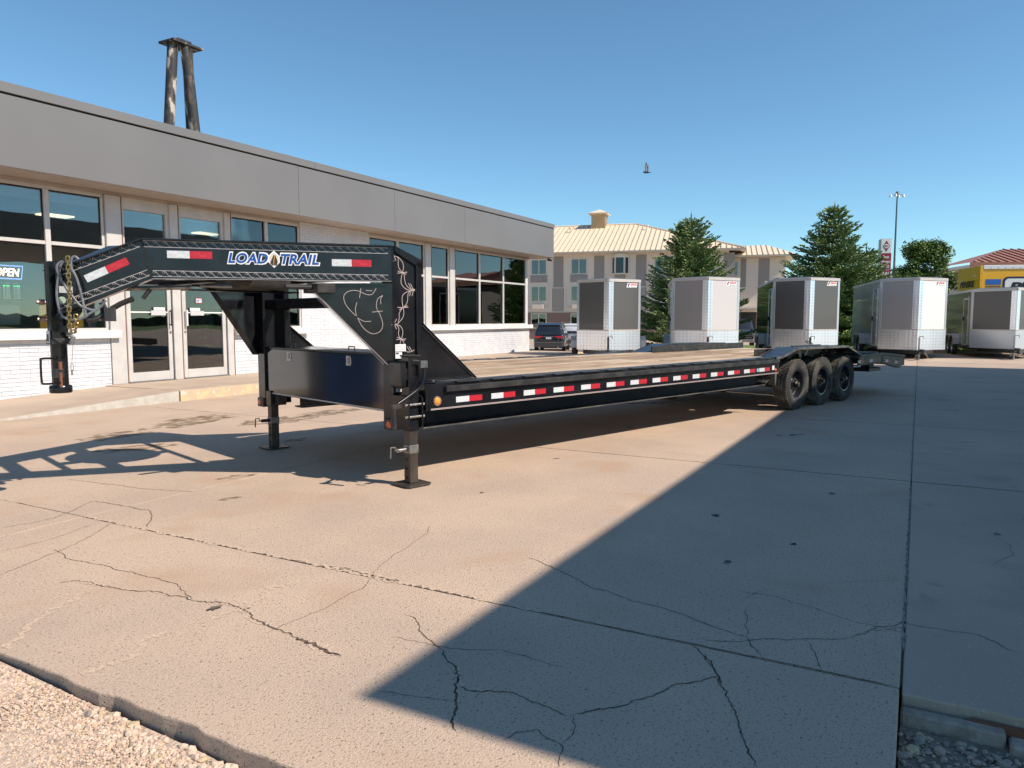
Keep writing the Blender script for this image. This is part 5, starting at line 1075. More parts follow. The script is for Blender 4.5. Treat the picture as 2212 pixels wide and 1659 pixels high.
# ------------------------------------------------------------ hotel
HAZ = 106.; hk = 76 / math.hypot(1608, 140.2)
hot = empty('hotel_building', ((1147 - 1106) * hk, 76, -.65), R(90 - HAZ), label='three-storey cream and taupe hotel with tan standing-seam metal roof', cat='building')
# local: x along facade to the right, y away from us (+y), facade at y = 0 ; heights measured from its own ground
def hz(z): return z + .65
def hbox(n_, x0, x1, y0, y1, z0, z1, m, par=hot, bevel=0): return MB().box(x0, x1, y0, y1, hz(z0), hz(z1)).obj(n_, m, par, bevel=bevel)
XE = 19.2
hbox('wall', -30, XE, .02, 14, 2.10, 7.85, hcream); hbox('wall', -30, XE, .02, 14, -.65, 2.05, hbrown); hbox('string_course', -30.01, XE + .02, -.03, .05, 2.052, 2.12, htrim)
wins = []
def hwin(x0, x1, z0, z1, curt=True, ac=None, n=2):
    fr = MB(); t = .07
    fr.box(x0, x1, -.03, .05, hz(z0), hz(z0 + t)); fr.box(x0, x1, -.03, .05, hz(z1 - t), hz(z1)); fr.box(x0, x0 + t, -.03, .05, hz(z0 + t), hz(z1 - t)); fr.box(x1 - t, x1, -.03, .05, hz(z0 + t), hz(z1 - t)); fr.box((x0 + x1) / 2 - .04, (x0 + x1) / 2 + .04, -.03, .05, hz(z0 + t), hz(z1 - t))
    W_ = fr.obj('window', htrim, hot)
    MB().box(x0 + t, x1 - t, -.01, -.004, hz(z0 + t), hz(z1 - t)).obj('pane', glassh, W_)
    MB().box(x0 + t, x1 - t, .001, .018, hz(z0 + t), hz(z1 - t)).obj('dark_room', M('room_teal', (.07, .09, .09), .8), W_)
    if curt:
        cm_ = MB(); r = random.Random(x0 * 10 + z0)
        for (a, b) in (((x0 + t, x0 + t + .25), (x1 - t - .45, x1 - t)) if r.random() < .6 else ((x0 + t, x0 + .5 * (x1 - x0)),)):
            k = a
            while k < b: cm_.box(k, k + .05, -.003, .0, hz(z0 + t), hz(z1 - t)); k += .075
        cm_.obj('curtain', curtain, W_)
    return W_
for c in range(-4, 5):
    x0 = 4.1 * c
    if x0 + 1.6 > XE: break
    for lvl, (z0, z1) in enumerate(((.43, 1.96), (3.14, 4.68), (5.82, 7.36))):
        if lvl == 2 and c == 2: continue
        hwin(x0, x0 + 1.62, z0, z1)
    # projecting frames round the middle-storey windows and air-conditioner boxes
    hbox('taupe_band', x0 - .08, x0 + 1.70, -.012, .02, 5.05, 5.80, M('grey_spandrel', (.30, .28, .265), .8)) if c != 2 else None
    hbox('ac_unit', x0 + .22, x0 + 1.35, -.40 if 1 else 0, .02, 2.42, 2.86, hcream); hbox('ac_unit', x0 + .30, x0 + 1.30, -.08, .02, 5.22, 5.66, M('grey_spandrel', (.30, .28, .265), .8))
    # taupe vertical strip between bays, cream raised frames either side
    a = x0 + 2.33; hbox('taupe_strip', a, a + 1.0, -.014, .02, 4.55, 7.60, htaupe); hbox('taupe_strip', a - .1, a + 1.05, -.014, .02, 2.13, 4.45, M('mid_taupe', (.34, .30, .26), .85))
    hbox('raised_panel', x0 + 3.42, x0 + 6.30, -.06, .0, 2.40, 2.55, hcream); hbox('raised_panel', x0 + 3.42, x0 + 3.60, -.06, .0, 2.55, 4.9, hcream); hbox('raised_panel', x0 + 6.05, x0 + 6.30, -.06, .0, 2.55, 4.9, hcream)
# bay window of the top storey
bx = 8.18; b = MB(); b.prism([(bx, 0), (bx + .38, -.55), (bx + 1.30, -.55), (bx + 1.68, 0)], (0, 0, hz(5.72)), X, Y, 0, .12); b.prism([(bx, 0), (bx + .38, -.55), (bx + 1.30, -.55), (bx + 1.68, 0)], (0, 0, hz(7.34)), X, Y, 0, .40); bw_ = b.obj('bay_window', htrim, hot)
for (p, q) in (((bx + .04, 0), (bx + .38, -.5)), ((bx + .38, -.5), (bx + 1.30, -.5)), ((bx + 1.30, -.5), (bx + 1.64, 0))):
    p, q = Vector((*p, 0)), Vector((*q, 0)); d = (q - p); LL = d.length; d.normalize()
    f = MB()
    for a in (0, LL - .08): f.prism([(a, hz(5.84)), (a + .08, hz(5.84)), (a + .08, hz(7.34)), (a, hz(7.34))], p, d, Zv, -.02, .04)
    f.obj('frame', htrim, bw_); MB().prism([(.08, hz(5.84)), (LL - .08, hz(5.84)), (LL - .08, hz(7.34)), (.08, hz(7.34))], p, d, Zv, 0, .01).obj('pane', M('bay_glass', (.03, .05, .06), .05), bw_)
# main roof: eaves, hip and ribs
def roof_poly(P, name, m=roofm): return MB().add([(x, y, hz(z)) for x, y, z in P], [tuple(range(len(P)))]).obj(name, m, hot)
E0, RZ, RY = 7.93, 11.45, 7.5; XR0, XR1 = XE + 1.4, 9.6
roof_poly([(-31, -.9, E0), (XR0, -.9, E0), (XR1, RY, RZ), (-31, RY, RZ)], 'roof'); roof_poly([(XR0, -.9, E0), (XR0, 15.5, E0), (XR1, RY, RZ)], 'roof'); roof_poly([(-31, 15.5, E0), (-31, RY, RZ), (XR1, RY, RZ), (XR0, 15.5, E0)], 'roof')
hbox('soffit', -31, XR0, -.88, 15.5, 7.80, 7.86, htrim); hbox('gutter', -31, XR0 + .05, -.98, -.88, 7.78, 7.95, M('gutter_beige', (.45, .38, .30), .5)); hbox('gutter', XR0, XR0 + .1, -.98, 15.5, 7.78, 7.95, M('gutter_beige', (.45, .38, .30), .5))
sv = Vector((0, RY + .9, RZ - E0)); rib = MB()
x = -12.
while x < XR0 - .3:
    f = 1 if x < XR1 else (XR0 - x) / (XR0 - XR1)
    p0 = Vector((x, -.9, hz(E0) + .01)); p1 = p0 + sv * f; o = Vector((.035, 0, 0)); u = Vector((0, 0, .07))
    rib.hexa([p0 - o, p0 + o, p1 + o, p1 - o], [p0 - o + u, p0 + o + u, p1 + o + u, p1 - o + u]); x += .50
tag(rib.obj('roof_ribs', roofrib, hot), kind='stuff')
rc = MB(); rc.tube([(-31, RY, hz(RZ) + .04), (XR1, RY, hz(RZ) + .04), (XR0, -.9, hz(E0) + .06)], .08, 6); rc.obj('ridge_cap', roofm, hot)
# cupola
cu = empty('cupola', (0, 0, 0), 0, hot); cx, cy = 5.72, 7.2
MB().box(cx - .75, cx + .75, cy - .75, cy + .75, hz(11.0), hz(12.5)).obj('wall', M('cupola_tan', (.60, .40, .20), .6), cu)
cr = MB()
for i in range(8): cr.box(cx - .72 + i * .2, cx - .68 + i * .2, cy - .79, cy - .751, hz(11.2), hz(12.45)); cr.box(cx + .751, cx + .79, cy - .72 + i * .2, cy - .68 + i * .2, hz(11.2), hz(12.45))
cr.obj('louvre', roofrib, cu)
c = MB(); z0 = hz(12.5); c.box(cx - 1.02, cx + 1.02, cy - 1.02, cy + 1.02, z0, z0 + .14); c.add([(cx - 1.05, cy - 1.05, z0 + .14), (cx + 1.05, cy - 1.05, z0 + .14), (cx + 1.05, cy + 1.05, z0 + .14), (cx - 1.05, cy + 1.05, z0 + .14), (cx, cy, z0 + .62)], [(0, 1, 4), (1, 2, 4), (2, 3, 4), (3, 0, 4)]); c.obj('roof', roofm, cu)
for x in (2.9, 11.0): MB().cyl((x, 5.4, hz(10.4)), (x, 5.4, hz(11.1)), .07, 8).cyl((x, 5.4, hz(10.95)), (x, 5.4, hz(11.05)), .16, 8).obj('vent_pipe', roofm, hot)
# right wing, set back, lower roof
hbox('wall', XE, 24.3, 1.2, 13, 2.10, 7.2, hcream); hbox('wall', XE, 24.3, 1.2, 13, -.65, 2.05, hbrown); hbox('string_course', XE + .02, 24.32, 1.15, 1.25, 2.052, 2.35, htrim)
hbox('taupe_strip', 21.9, 22.9, 1.185, 1.21, 4.4, 7.1, htaupe); hbox('taupe_strip', 20.3, 20.8, 1.185, 1.21, 4.4, 7.1, htaupe)
hbox('door_canopy', 20.2, 22.0, -.3, 1.18, 2.36, 2.55, htrim); hbox('entrance', 20.4, 21.8, 1.16, 1.19, -.5, 2.05, gasket)
g0 = hwin(19.0 + .3, 20.1, 5.45, 6.85, False)
g0.location = (0, 1.2, 0)
roof_poly([(XE - .5, .1, 7.33), (25.3, .1, 7.33), (22.8, 6, 8.75), (XE + 1.5, 6, 8.75)], 'roof'); roof_poly([(25.3, .1, 7.33), (25.3, 13.5, 7.33), (22.8, 6, 8.75)], 'roof')
hbox('soffit', XE, 25.3, .12, 13.5, 7.22, 7.28, htrim); hbox('gutter', XE, 25.35, .04, .12, 7.18, 7.35, M('gutter_beige', (.45, .38, .30), .5))
rib = MB(); x = XE + .2
while x < 25.1:
    f = 1 if x < 22.8 else (25.3 - x) / 2.5
    p0 = Vector((x, .1, hz(7.34))); p1 = p0 + Vector((0, 5.9, 1.42)) * f; o = Vector((.03, 0, 0)); u = Vector((0, 0, .06)); rib.hexa([p0 - o, p0 + o, p1 + o, p1 - o], [p0 - o + u, p0 + o + u, p1 + o + u, p1 - o + u]); x += .48
tag(rib.obj('roof_ribs', roofrib, hot), kind='stuff')
MB().hexa([(24.3, 1.3, hz(4.2)), (24.3, 2.2, hz(4.2)), (27.5, 2.2, hz(2.0)), (27.5, 1.3, hz(2.0))], [(24.3, 1.3, hz(4.4)), (24.3, 2.2, hz(4.4)), (27.5, 2.2, hz(2.2)), (27.5, 1.3, hz(2.2))]).obj('stair_rail', htrim, hot)

# ------------------------------------------------------------ trees
barkm = M('spruce_bark', (.10, .075, .05), .9, bump=.5, bscale=20)
sp_a = M('spruce_needles', (.12, .18, .055), .7); sp_b = M('spruce_needles_blue', (.085, .14, .06), .7); sp_c = M('spruce_shoots', (.25, .32, .09), .7); sp_d = M('spruce_dry', (.16, .09, .04), .9)
lf_a = M('leaf_green', (.10, .17, .035), .6); lf_b = M('leaf_light', (.18, .25, .055), .6); lf_c = M('leaf_deep', (.035, .07, .016), .6)
def spruce(loc, H_, Rb, seed, label, tops=1, z0=.2, dens=1., lean=0, wide=None):
    r = random.Random(seed); e = empty('spruce_tree', loc, 0, label=label, cat='tree', group='spruce trees behind the trailers'); tr = MB()
    tr.cyl((0, 0, 0), (0, 0, H_ * .96), .16, 10, r1=.02)
    tips = [(0, 0, H_)]
    if tops > 1: tr.cyl((0, 0, H_ * .62), (-.62, .1, H_ * .94), .06, 8, r1=.015); tips.append((-.62, .1, H_ * .93))
    mb = MB(); br = MB()
    def spindle(p, d, L0, rad, m):
        u = d.orthogonal().normalized(); v = d.cross(u); a = r.uniform(0, 3); q = p + d * L0 * .35; vs = [p] + [q + (u * math.cos(a + i * 2.094) + v * math.sin(a + i * 2.094)) * rad for i in range(3)] + [p + d * L0]
        mb.add(vs, [(0, 2, 1), (0, 3, 2), (0, 1, 3), (4, 1, 2), (4, 2, 3), (4, 3, 1)], m)
    def branch(base, az, L0, up, zf):
        d = Vector((math.cos(az), math.sin(az), up)).normalized(); n = max(3, int(L0 / .16)); p = base.copy(); side = Vector((-math.sin(az), math.cos(az), 0))
        br.cyl(base, base + d * L0 * .8, .018, 4, r1=.006, caps=False)
        for i in range(n + 1):
            f = i / n; q = base + d * L0 * f + Vector((0, 0, -.10 * math.sin(f * 2.6) * L0 + .10 * f * f * L0))
            if f < .22 and L0 > .8 and r.random() < .7: continue
            tw = (1 - f * .75) * L0 * .34 + .12
            k = int(2 + tw * 9 * dens)
            for s_ in (-1, 1):
                for j in range(k):
                    g = (j + r.random()) / k; pp = q + (side * s_ * .85 + d * .55).normalized() * tw * g + Vector((0, 0, r.uniform(-.05, .03) - g * .04))
                    dd = (d * r.uniform(.5, 1.1) + side * s_ * r.uniform(.1, .9) + Vector((0, 0, r.uniform(-.1, .55)))).normalized()
                    mi = r.choices((0, 1, 2, 3), (5, 4, 3.2 if (f > .5 or g > .6) else .6, .12))[0]
                    spindle(pp, dd, r.uniform(.14, .27), r.uniform(.034, .052), mi)
            spindle(q, (d + Vector((0, 0, r.uniform(-.1, .6)))).normalized(), .18, .034, 0)
    z = z0
    while z < H_ - .25:
        f = z / H_; rad = Rb * (1 - f) ** .62 * (1.0 if f > .12 else .85) * (wide(f) if wide else 1)
        nb = max(4, int(5 + rad * 3.2)); a0 = r.uniform(0, 6)
        for i in range(nb):
            az = a0 + 2 * math.pi * i / nb + r.uniform(-.3, .3); L0 = rad * r.uniform(.62, 1.14); branch(Vector((0, 0, z + r.uniform(-.1, .1))), az, L0, -.12 + f * .55 + r.uniform(-.1, .12), f)
        z += .24 + .06 * r.random()
    for t in tips[1:]:
        zz = H_ * .66
        while zz < t[2] - .1:
            f = (zz - H_ * .62) / (t[2] - H_ * .62)
            for i in range(5): branch(Vector((t[0] * f, t[1] * f, zz)), i * 1.26 + r.random(), .62 * (1 - f) + .12, .35, .8)
            zz += .22
    for t in tips:
        for i in range(14): spindle(Vector(t) + Vector((0, 0, -.05 - i * .045)), Vector((r.uniform(-.5, .5), r.uniform(-.5, .5), 1)).normalized(), .2, .03, 2 if i % 2 else 0)
        spindle(Vector(t) - Vector((0, 0, .1)), Vector((0, 0, 1)), .42, .03, 0)
    tr.obj('trunk', barkm, e, smooth=True); br.obj('branches', barkm, e)
    o = mb.obj('crown', [sp_a, sp_b, sp_c, sp_d], e); return e
spruce((10.45, 44, -.60), 7.95, 3.45, 5, 'shorter dark spruce with two tips in front of the hotel', tops=2, dens=.85, z0=.3)
def wd(f): return 1.12 if f < .55 else 1.0
spruce((17.05, 40.0, -.4), 7.75, 3.25, 9, 'broad pointed spruce left of the red and white hotel sign', dens=.85, z0=.4, wide=wd)
spruce((19.3, 41.0, -.4), 5.7, 2.3, 12, 'low spruce merging into the right side of the broad one', dens=.8, z0=.3)
def broadleaf(loc, lumps, label, seed, n=15000, th=3.0):
    r = random.Random(seed); e = empty('broadleaf_tree', loc, 0, label=label, cat='tree'); t = MB(); t.cyl((0, 0, 0), (0, 0, th), .17, 10, r1=.09)
    for (c, ra) in lumps: t.cyl((0, 0, th * .6), c, .06, 6, r1=.02)
    t.obj('trunk', barkm, e, smooth=True); mb = MB()
    cl = []
    for (c, ra) in lumps:
        for i in range(34):
            d = Vector((r.gauss(0, 1), r.gauss(0, 1), r.gauss(0, 1))).normalized(); cl.append((Vector(c) + Vector((d.x * ra[0], d.y * ra[1], d.z * ra[2])) * r.uniform(.55, 1.0), r.uniform(.26, .46), r.choices((0, 1, 2), (4, 2.6, 2.0))[0]))
    for i in range(n):
        c, ra, mi = r.choice(cl); d = Vector((r.gauss(0, 1), r.gauss(0, 1), r.gauss(0, .8))).normalized(); p = c + d * ra * r.uniform(.5, 1.15)
        a = Vector((r.uniform(-1, 1), r.uniform(-1, 1), r.uniform(-.6, .6))).normalized(); b = a.cross(Vector((r.uniform(-1, 1), r.uniform(-1, 1), 1))).normalized(); s_ = r.uniform(.05, .10)
        mb.add([p - a * s_, p + b * s_ * .5, p + a * s_, p - b * s_ * .5], [(0, 1, 2, 3)], mi if r.random() < .8 else r.randrange(3))
    mb.obj('crown', [lf_a, lf_b, lf_c], e); return e
broadleaf((24.1, 44.0, -.45), [((.1, 0, 4.9), (1.25, 1.1, 1.1)), ((-.75, 0, 3.9), (1.1, 1.0, 1.1)), ((.85, .1, 4.0), (1.1, 1.0, 1.1)), ((-.1, 0, 2.9), (1.5, 1.4, 1.2)), ((.4, 0, 2.1), (1.4, 1.3, .9)), ((-.35, 0, 5.75), (.65, .6, .5)), ((.55, 0, 5.7), (.75, .6, .5))], 'round-topped leafy tree between the tall sign and the yellow truck', 31, n=36000)

# ------------------------------------------------------------ sign pylon, mast, truck, red-roof building, motorhome, lawn
K_ = math.hypot(1608, 140.2)
def at_px(x, Yd): return ((x - 1106) / K_ * Yd, Yd)
p = at_px(1908, 100); pyl = empty('pylon_sign', (p[0], p[1], -.6), R(-14), label='tall red and white hotel pylon sign beside the broad spruce', cat='sign')
redm = M('sign_red', (.32, .02, .05), .4)
MB().box(-.66, .66, 0, 1.5, 0, 12.6).obj('pylon_box', M('sign_side_grey', (.42, .38, .36), .6), pyl, bevel=.03); MB().box(-.64, .64, -.04, -.002, 10.7, 12.5).obj('logo_panel', white, pyl, bevel=.02); MB().box(-.64, .64, -.04, -.002, 5.6, 10.68).obj('name_panel', redm, pyl, bevel=.02)
MB().prism([(0, -.72), (.42, 0), (0, .72), (-.42, 0)], (0, -.041, 11.62), X, Zv, 0, .02).obj('emblem', redm, pyl)
MB().lathe([(0, .03), (.28, .03), (.28, 0)], (0, -.041, 11.62), (0, -1, 0), 24).obj('emblem', white, pyl); tm, _ = text_mb('BW', (-.19, -.075, 11.49), X, Zv, .38, .26, .01, off=.03); tm.obj('lettering', redm, pyl)
for tx, z, wd_ in (('Best', 10.0, .75), ('Western', 9.38, 1.12), ('PLUS', 8.72, .85)): tm, _ = text_mb(tx, (-wd_ / 2, -.045, z), X, Zv, wd_, .42, .01, off=.02); tm.obj('lettering', white, pyl)
MB().box(-.45, .45, -.05, -.041, 8.45, 8.5).obj('rule', white, pyl); tm, _ = text_mb('INN', (-.4, -.045, 7.8), X, Zv, .8, .42, .01, off=.02); tm.obj('lettering', white, pyl)
p = at_px(1926.5, 150); ms_ = empty('light_mast', (p[0], p[1], -.6), 0, label='very tall steel floodlight mast rising over the trees', cat='light mast')
MB().cyl((0, 0, 0), (0, 0, 26.6), .26, 10, r1=.13).obj('mast', M('mast_steel', (.12, .14, .17), .5, metal=.5), ms_, smooth=True)
for a, b in ((-1.3, 0), (-.6, -.6), (.6, .6), (1.3, .1)):
    MB().cyl((0, 0, 26.5), (a, b, 26.5), .06, 6).obj('arm', galv, ms_); MB().cyl((a, b, 26.55), (a, b, 26.1), .14, 12, r1=.30).obj('floodlight', M('lamp_housing', (.75, .76, .78), .3, metal=.3), ms_, smooth=True)
MB().cyl((0, 0, 26.5), (0, 0, 27.1), .35, 10, r1=.3).obj('head_frame', galv, ms_)
tk = empty('box_truck', (20.95, 33.6, -.1), R(-10), label='yellow rental box truck lettered PENSKE behind the last enclosed trailer', cat='truck')
yel = M('truck_yellow', (.82, .42, .015), .35, coat=.3)
MB().box(0, 6.4, 0, 2.45, 1.1, 3.85).obj('cargo_box', yel, tk, bevel=.01); MB().box(.12, 6.4, -.03, 0, 3.70, 3.87).obj('roof_rail', white, tk, bevel=.01); MB().box(-.01, .12, -.02, -.001, 1.1, 3.87).obj('corner_post', yel, tk)
MB().box(-.03, -.001, .12, 2.33, 1.2, 3.55).obj('roll_door', yel, tk, bevel=.005)
for z in (1.6, 2.0, 2.4, 2.8, 3.2): MB().box(-.036, -.031, .14, 2.31, z, z + .012).obj('door_seam', M('seam_brown', (.3, .15, .02), .6), tk)
MB().box(-.05, -.031, .35, .62, 3.42, 3.46).obj('door_hinge', white, tk); MB().box(-.05, -.031, 1.75, 2.05, 3.20, 3.24).obj('door_hinge', white, tk)
tm, _ = text_mb('PENSKE', (-.045, 2.0, 2.92), (0, -1, 0), (0, 0, 1), 1.55, .30, .008, off=.03, shear=.25); tm.obj('lettering', decalblk, tk)
bl = M('truck_blue', (.02, .12, .45), .4); MB().box(.24, .86, -.01, -.001, 3.00, 3.25).obj('blue_band', bl, tk); MB().box(.24, .86, -.01, -.001, 2.90, 2.94).obj('navy_band', M('truck_navy', (.02, .02, .09), .4), tk)
def rrect(x0, x1, z0, z1, r_): return [(x0 + r_ - r_ * math.cos(a), z0 + r_ - r_ * math.sin(a)) for a in (0, .52, 1.05, 1.57)] + [(x1 - r_ + r_ * math.sin(a), z0 + r_ - r_ * math.cos(a)) for a in (0, .52, 1.05, 1.57)] + [(x1 - r_ + r_ * math.cos(a), z1 - r_ + r_ * math.sin(a)) for a in (0, .52, 1.05, 1.57)] + [(x0 + r_ - r_ * math.sin(a), z1 - r_ + r_ * math.cos(a)) for a in (0, .52, 1.05, 1.57)]
MB().prism(rrect(.93, 5.6, 1.9, 3.36, .2), (0, -.001, 0), X, Zv, 0, .008).obj('logo_border', M('truck_navy', (.02, .02, .09), .4), tk); MB().prism(rrect(1.02, 5.5, 2.0, 3.27, .15), (0, -.001, 0), X, Zv, .008, .014).obj('logo_panel', white, tk)
tm, _ = text_mb('PENSKE', (1.18, -.017, 2.70), X, Zv, 2.9, .42, .006, off=.05, shear=.25); tm.obj('lettering', decalblk, tk)
rv = MB()
for i in range(8): rv.box(.04, .07, -.026, -.021, 1.4 + i * .3, 1.43 + i * .3)
for i in range(20): rv.box(.4 + i * .3, .43 + i * .3, -.036, -.031, 3.74, 3.77)
rv.obj('rivet', galv, tk); MB().box(.3, 6.2, .3, 2.2, .7, 1.098).obj('chassis', blackd, tk)
for x in (1.3,):
    for y in (.05, 2.15): MB().cyl((x, y, .5), (x, y + .25, .5), .5, 24).obj('wheel', rubber, tk, smooth=True)
MB().box(6.5, 8.2, .1, 2.35, .6, 2.9).obj('cab', yel, tk, bevel=.08, seg=3); MB().cyl((7.4, .05, .5), (7.4, .3, .5), .5, 24).obj('wheel', rubber, tk, smooth=True); MB().cyl((7.4, 2.1, .5), (7.4, 2.4, .5), .5, 24).obj('wheel', rubber, tk, smooth=True)
# red-roofed building
rb2 = empty('red_roof_building', (at_px(2076, 55)[0] + .5, 55, -.6), R(-8), label='low building with red standing-seam roof at the right edge', cat='building')
MB().box(1.5, 26, 1.4, 14, 0, 5.5).obj('wall', hcream, rb2); MB().box(0, 27, 0, 10, 5.72, 5.95).obj('soffit', htrim, rb2); MB().box(-.05, 27, -.1, -.001, 5.75, 6.12).obj('gutter', M('red_gutter', (.28, .12, .08), .5), rb2)
MB().box(1.49, 26, 1.3, 1.39, 4.9, 5.5).obj('dark_frieze', gasket, rb2)
MB().add([(-.1, -.1, 6.1), (27, -.1, 6.1), (24, 5.5, 7.5), (4.6, 5.5, 7.5)], [(0, 1, 2, 3)]).obj('roof', redroof, rb2); MB().add([(-.1, -.1, 6.1), (4.6, 5.5, 7.5), (-.1, 6, 6.1)], [(0, 1, 2)]).obj('roof', redroof, rb2)
rib = MB(); x = .3
while x < 16:
    f = min(1, x / 4.7); p0 = Vector((x, -.1, 6.11)); p1 = p0 + Vector((0, 5.6, 1.4)) * f; o = Vector((.03, 0, 0)); u = Vector((0, 0, .06)); rib.hexa([p0 - o, p0 + o, p1 + o, p1 - o], [p0 - o + u, p0 + o + u, p1 + o + u, p1 - o + u]); x += .55
tag(rib.obj('roof_ribs', redrib, rb2), kind='stuff')
# motorhome roof showing above the silver trailer
p = at_px(1925, 42); mh = empty('motorhome', (p[0], p[1], -.5), R(-5), label='white motorhome whose rooftop dome and vent show above the silver trailer', cat='motorhome')
mb = MB().box(-2.2, 2.4, 0, 2.3, .6, 3.45); mb.obj('body', whitepan, mh, bevel=.08, seg=2); MB().box(-.25, .45, .3, 1.2, 3.46, 3.62).obj('roof_vent', gasket, mh, bevel=.02); MB().box(-.32, .52, .2, 1.3, 3.63, 3.80).obj('air_conditioner', whitepan, mh, bevel=.03)
MB().lathe([(0, .42), (.16, .38), (.26, .27), (.30, .1), (.29, 0)], (.22, .7, 3.80), (0, 0, 1), 20).obj('satellite_dome', whitepan, mh, smooth=True)
for x in (-1.3, 1.5): MB().cyl((x, .02, .4), (x, .25, .4), .4, 20).obj('wheel', rubber, mh, smooth=True)
# lawn behind the trailers, with kerb
lw = MB(); ax, ay = 34, 12
lw.add([(9.5 + 40 * i / ax, 30.6 + 10 * j / ay - (9.5 + 40 * i / ax - 9.5) * .04, (.10 if 0 < j < ay and i else .02) + gz(0, 30.6 + 10 * j / ay) * .0 - (j / ay) * .12) for j in range(ay + 1) for i in range(ax + 1)], [(j * (ax + 1) + i, j * (ax + 1) + i + 1, (j + 1) * (ax + 1) + i + 1, (j + 1) * (ax + 1) + i) for j in range(ay) for i in range(ax)])
tag(lw.obj('lawn', grassm), kind='structure')
r = random.Random(4); gb = MB()
for i in range(9000):
    x, y = r.uniform(10, 34), 30.55 + abs(r.gauss(0, 1.3)); y -= (x - 9.5) * .04; h_ = r.uniform(.04, .10); a = r.uniform(0, 3.14); d = Vector((math.cos(a), math.sin(a), 0)) * .02
    gb.add([Vector((x, y, .06)) - d, Vector((x, y, .06)) + d, Vector((x + r.uniform(-.03, .03), y, .08 + h_))], [(0, 1, 2)], r.randrange(2))
tag(gb.obj('grass', [M('grass_blade', (.13, .24, .035), .8), M('grass_blade_dark', (.08, .16, .03), .8)]), 'bright mown grass strip behind the enclosed trailers', 'grass', kind='stuff')
kb = MB()
for i in range(14): kb.hexa([(9.4 + i * 1.9, 30.3 - i * .076, -.1), (9.4 + i * 1.9 + 1.88, 30.3 - (i + 1) * .076, -.1), (9.4 + i * 1.9 + 1.88, 30.5 - (i + 1) * .076, -.1), (9.4 + i * 1.9, 30.5 - i * .076, -.1)], [(9.4 + i * 1.9, 30.3 - i * .076, .12), (9.4 + i * 1.9 + 1.88, 30.3 - (i + 1) * .076, .12), (9.4 + i * 1.9 + 1.88, 30.5 - (i + 1) * .076, .12), (9.4 + i * 1.9, 30.5 - i * .076, .12)])
tag(kb.obj('kerb', concrete2), kind='structure')
# bird
bd = empty('flying_bird', (2.482, 14, 4.07), R(0), label='swallow with raised wings alone in the blue sky', cat='bird')
bm_ = M('bird_dark', (.03, .035, .05), .8); bl_ = M('bird_underwing', (.30, .26, .25), .9)
sk = MB(); ringp = [(-.072, .002, .004), (-.062, .012, .004), (-.045, .016, .0), (-.02, .018, -.003), (.02, .016, -.004), (.045, .009, -.002), (.075, .004, .002), (.092, .002, .008)]
vs = []
for (x, rr_, z) in ringp: vs += [(x, rr_ * .8 * math.cos(a), z + rr_ * math.sin(a)) for a in [i * math.pi / 4 for i in range(8)]]
sk.add(vs, [(i * 8 + j, i * 8 + (j + 1) % 8, (i + 1) * 8 + (j + 1) % 8, (i + 1) * 8 + j) for i in range(7) for j in range(8)] + [tuple(range(8)), tuple(range(56, 64))]); sk.obj('body', bm_, bd, smooth=True)
for (pts, y, nm) in (([(-.035, 0), (-.035, .09), (-.028, .15), (-.012, .178), (.0, .165), (.008, .12), (.022, .06), (.03, .012)], -.010, 1), ([(-.005, 0), (.005, .05), (.022, .11), (.033, .172), (.038, .12), (.034, .06), (.028, .0)], .014, 0)):
    w_ = MB().prism(pts, (0, y, .004), X, Vector((0, .12 if nm else .3, 1)).normalized(), -.0012, .0012); wo_ = w_.obj('wing', bm_, bd)
    if nm: MB().prism([(a * .62 - .004, b * .80 + .008) for a, b in pts], (0, y - .0018, .004), X, Vector((0, .12, 1)).normalized(), 0, .0006).obj('underwing', bl_, wo_)
# ------------------------------------------------------------ fuel canopy on the right, whose shade covers the forecourt
cn = empty('service_canopy', (0, 0, 0), ROTB, label='flat grey service canopy on steel columns right of the forecourt', cat='canopy')
MB().box(2.46, 25.3, -12.8, -3.71, 4.15, 5.3).obj('roof', fascia, cn, bevel=.01)
for s in (6.2, 13.8, 21.4): MB().box(s - .12, s + .12, -8.4, -8.16, 0, 4.15).obj('column', alum, cn, bevel=.01)
off = empty('neighbour_building', (0, 0, 0), ROTB, label='plain grey neighbouring building beyond the canopy', cat='building')
MB().box(4, 24, -34, -26, 0, 5).obj('wall', hcream, off, bevel=.02)
for i in range(6): MB().box(5.5 + i * 3, 7.3 + i * 3, -25.99, -25.95, 1, 2.6).obj('window', gasket, off)
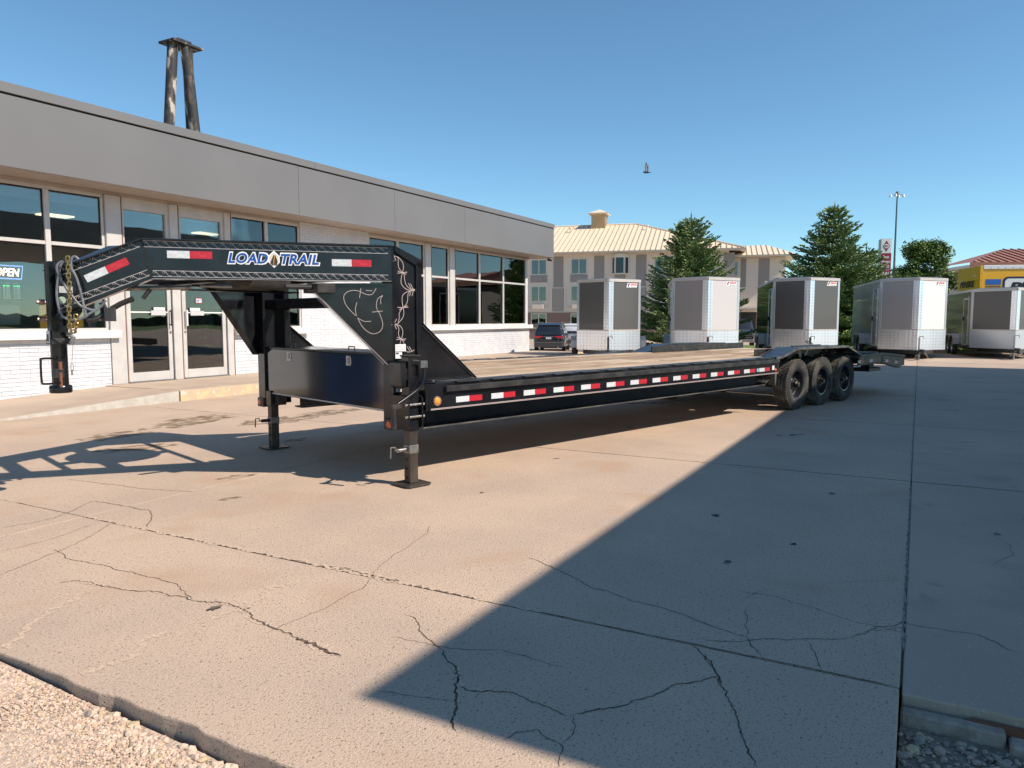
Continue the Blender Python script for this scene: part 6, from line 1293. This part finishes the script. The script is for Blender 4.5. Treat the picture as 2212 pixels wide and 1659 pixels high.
# unseen dumpster and post, added for their blue and yellow reflections in the toolbox
dp = empty('reflected_dumpster', Bw(4.0, 9.6, 0), ROTB, label='unseen blue dumpster added for its reflection in the toolbox', cat='dumpster')
bd_ = MB(); bd_.prism([(-.42, 0), (-.48, 1.25), (.48, 1.25), (.42, 0)], (0, 0, .08), X, Zv, -.6, .6); bd_.obj('bin', M('dumpster_blue', (.008, .04, .13), .5), dp, bevel=.02); MB().box(-.5, .5, -.64, .64, 1.335, 1.39).obj('lid', gasket, dp, bevel=.01)
yb = empty('reflected_bollard', Bw(2.6, 9.4, 0), ROTB, label='unseen yellow bollard added for its reflection in the toolbox', cat='bollard'); 
MB().cyl((0, 0, 0), (0, 0, 1.05), .09, 20).obj('post', M('bollard_yellow', (.7, .42, .03), .5), yb, smooth=True); MB().lathe([(.09, 0), (.07, .04), (0, .06)], (0, 0, 1.05), (0, 0, 1), 20).obj('cap', M('bollard_yellow', (.7, .42, .03), .5), yb, smooth=True)
# far treeline round the yard (seen mirrored in the glass)
r = random.Random(8); tl = MB()
for i in range(2600):
    az = R(r.uniform(48, 330)); d = r.uniform(150, 190); x, y = math.sin(az) * d, math.cos(az) * d; hh = r.uniform(1.2, 2.6) * (.7 + .5 * math.sin(az * 9) ** 2); w_ = r.uniform(2, 4.5); a = r.uniform(0, 3)
    for k in range(2):
        u = Vector((math.cos(a + k * 1.57), math.sin(a + k * 1.57), 0)) * w_
        tl.add([Vector((x, y, 0)) - u, Vector((x, y, 0)) + u, Vector((x, y, hh * .7)) + u * .7, Vector((x, y, hh)), Vector((x, y, hh * .7)) - u * .7], [(0, 1, 2, 3, 4)])
tag(tl.obj('distant_trees', lf_c), 'low line of trees far beyond the yard', 'trees', kind='stuff')
# meadow beyond the yard
md = MB(); n = 48
for i in range(n):
    a0, a1 = 2 * math.pi * i / n, 2 * math.pi * (i + 1) / n; md.add([(math.sin(a) * d, math.cos(a) * d, -.12 if a == 99 else (gz(0, max(0, math.cos(a) * d)) - .10)) for a, d in ((a0, 95), (a1, 95), (a1, 2000), (a0, 2000))], [(0, 1, 2, 3)])
tag(md.obj('meadow', grassm), kind='structure')
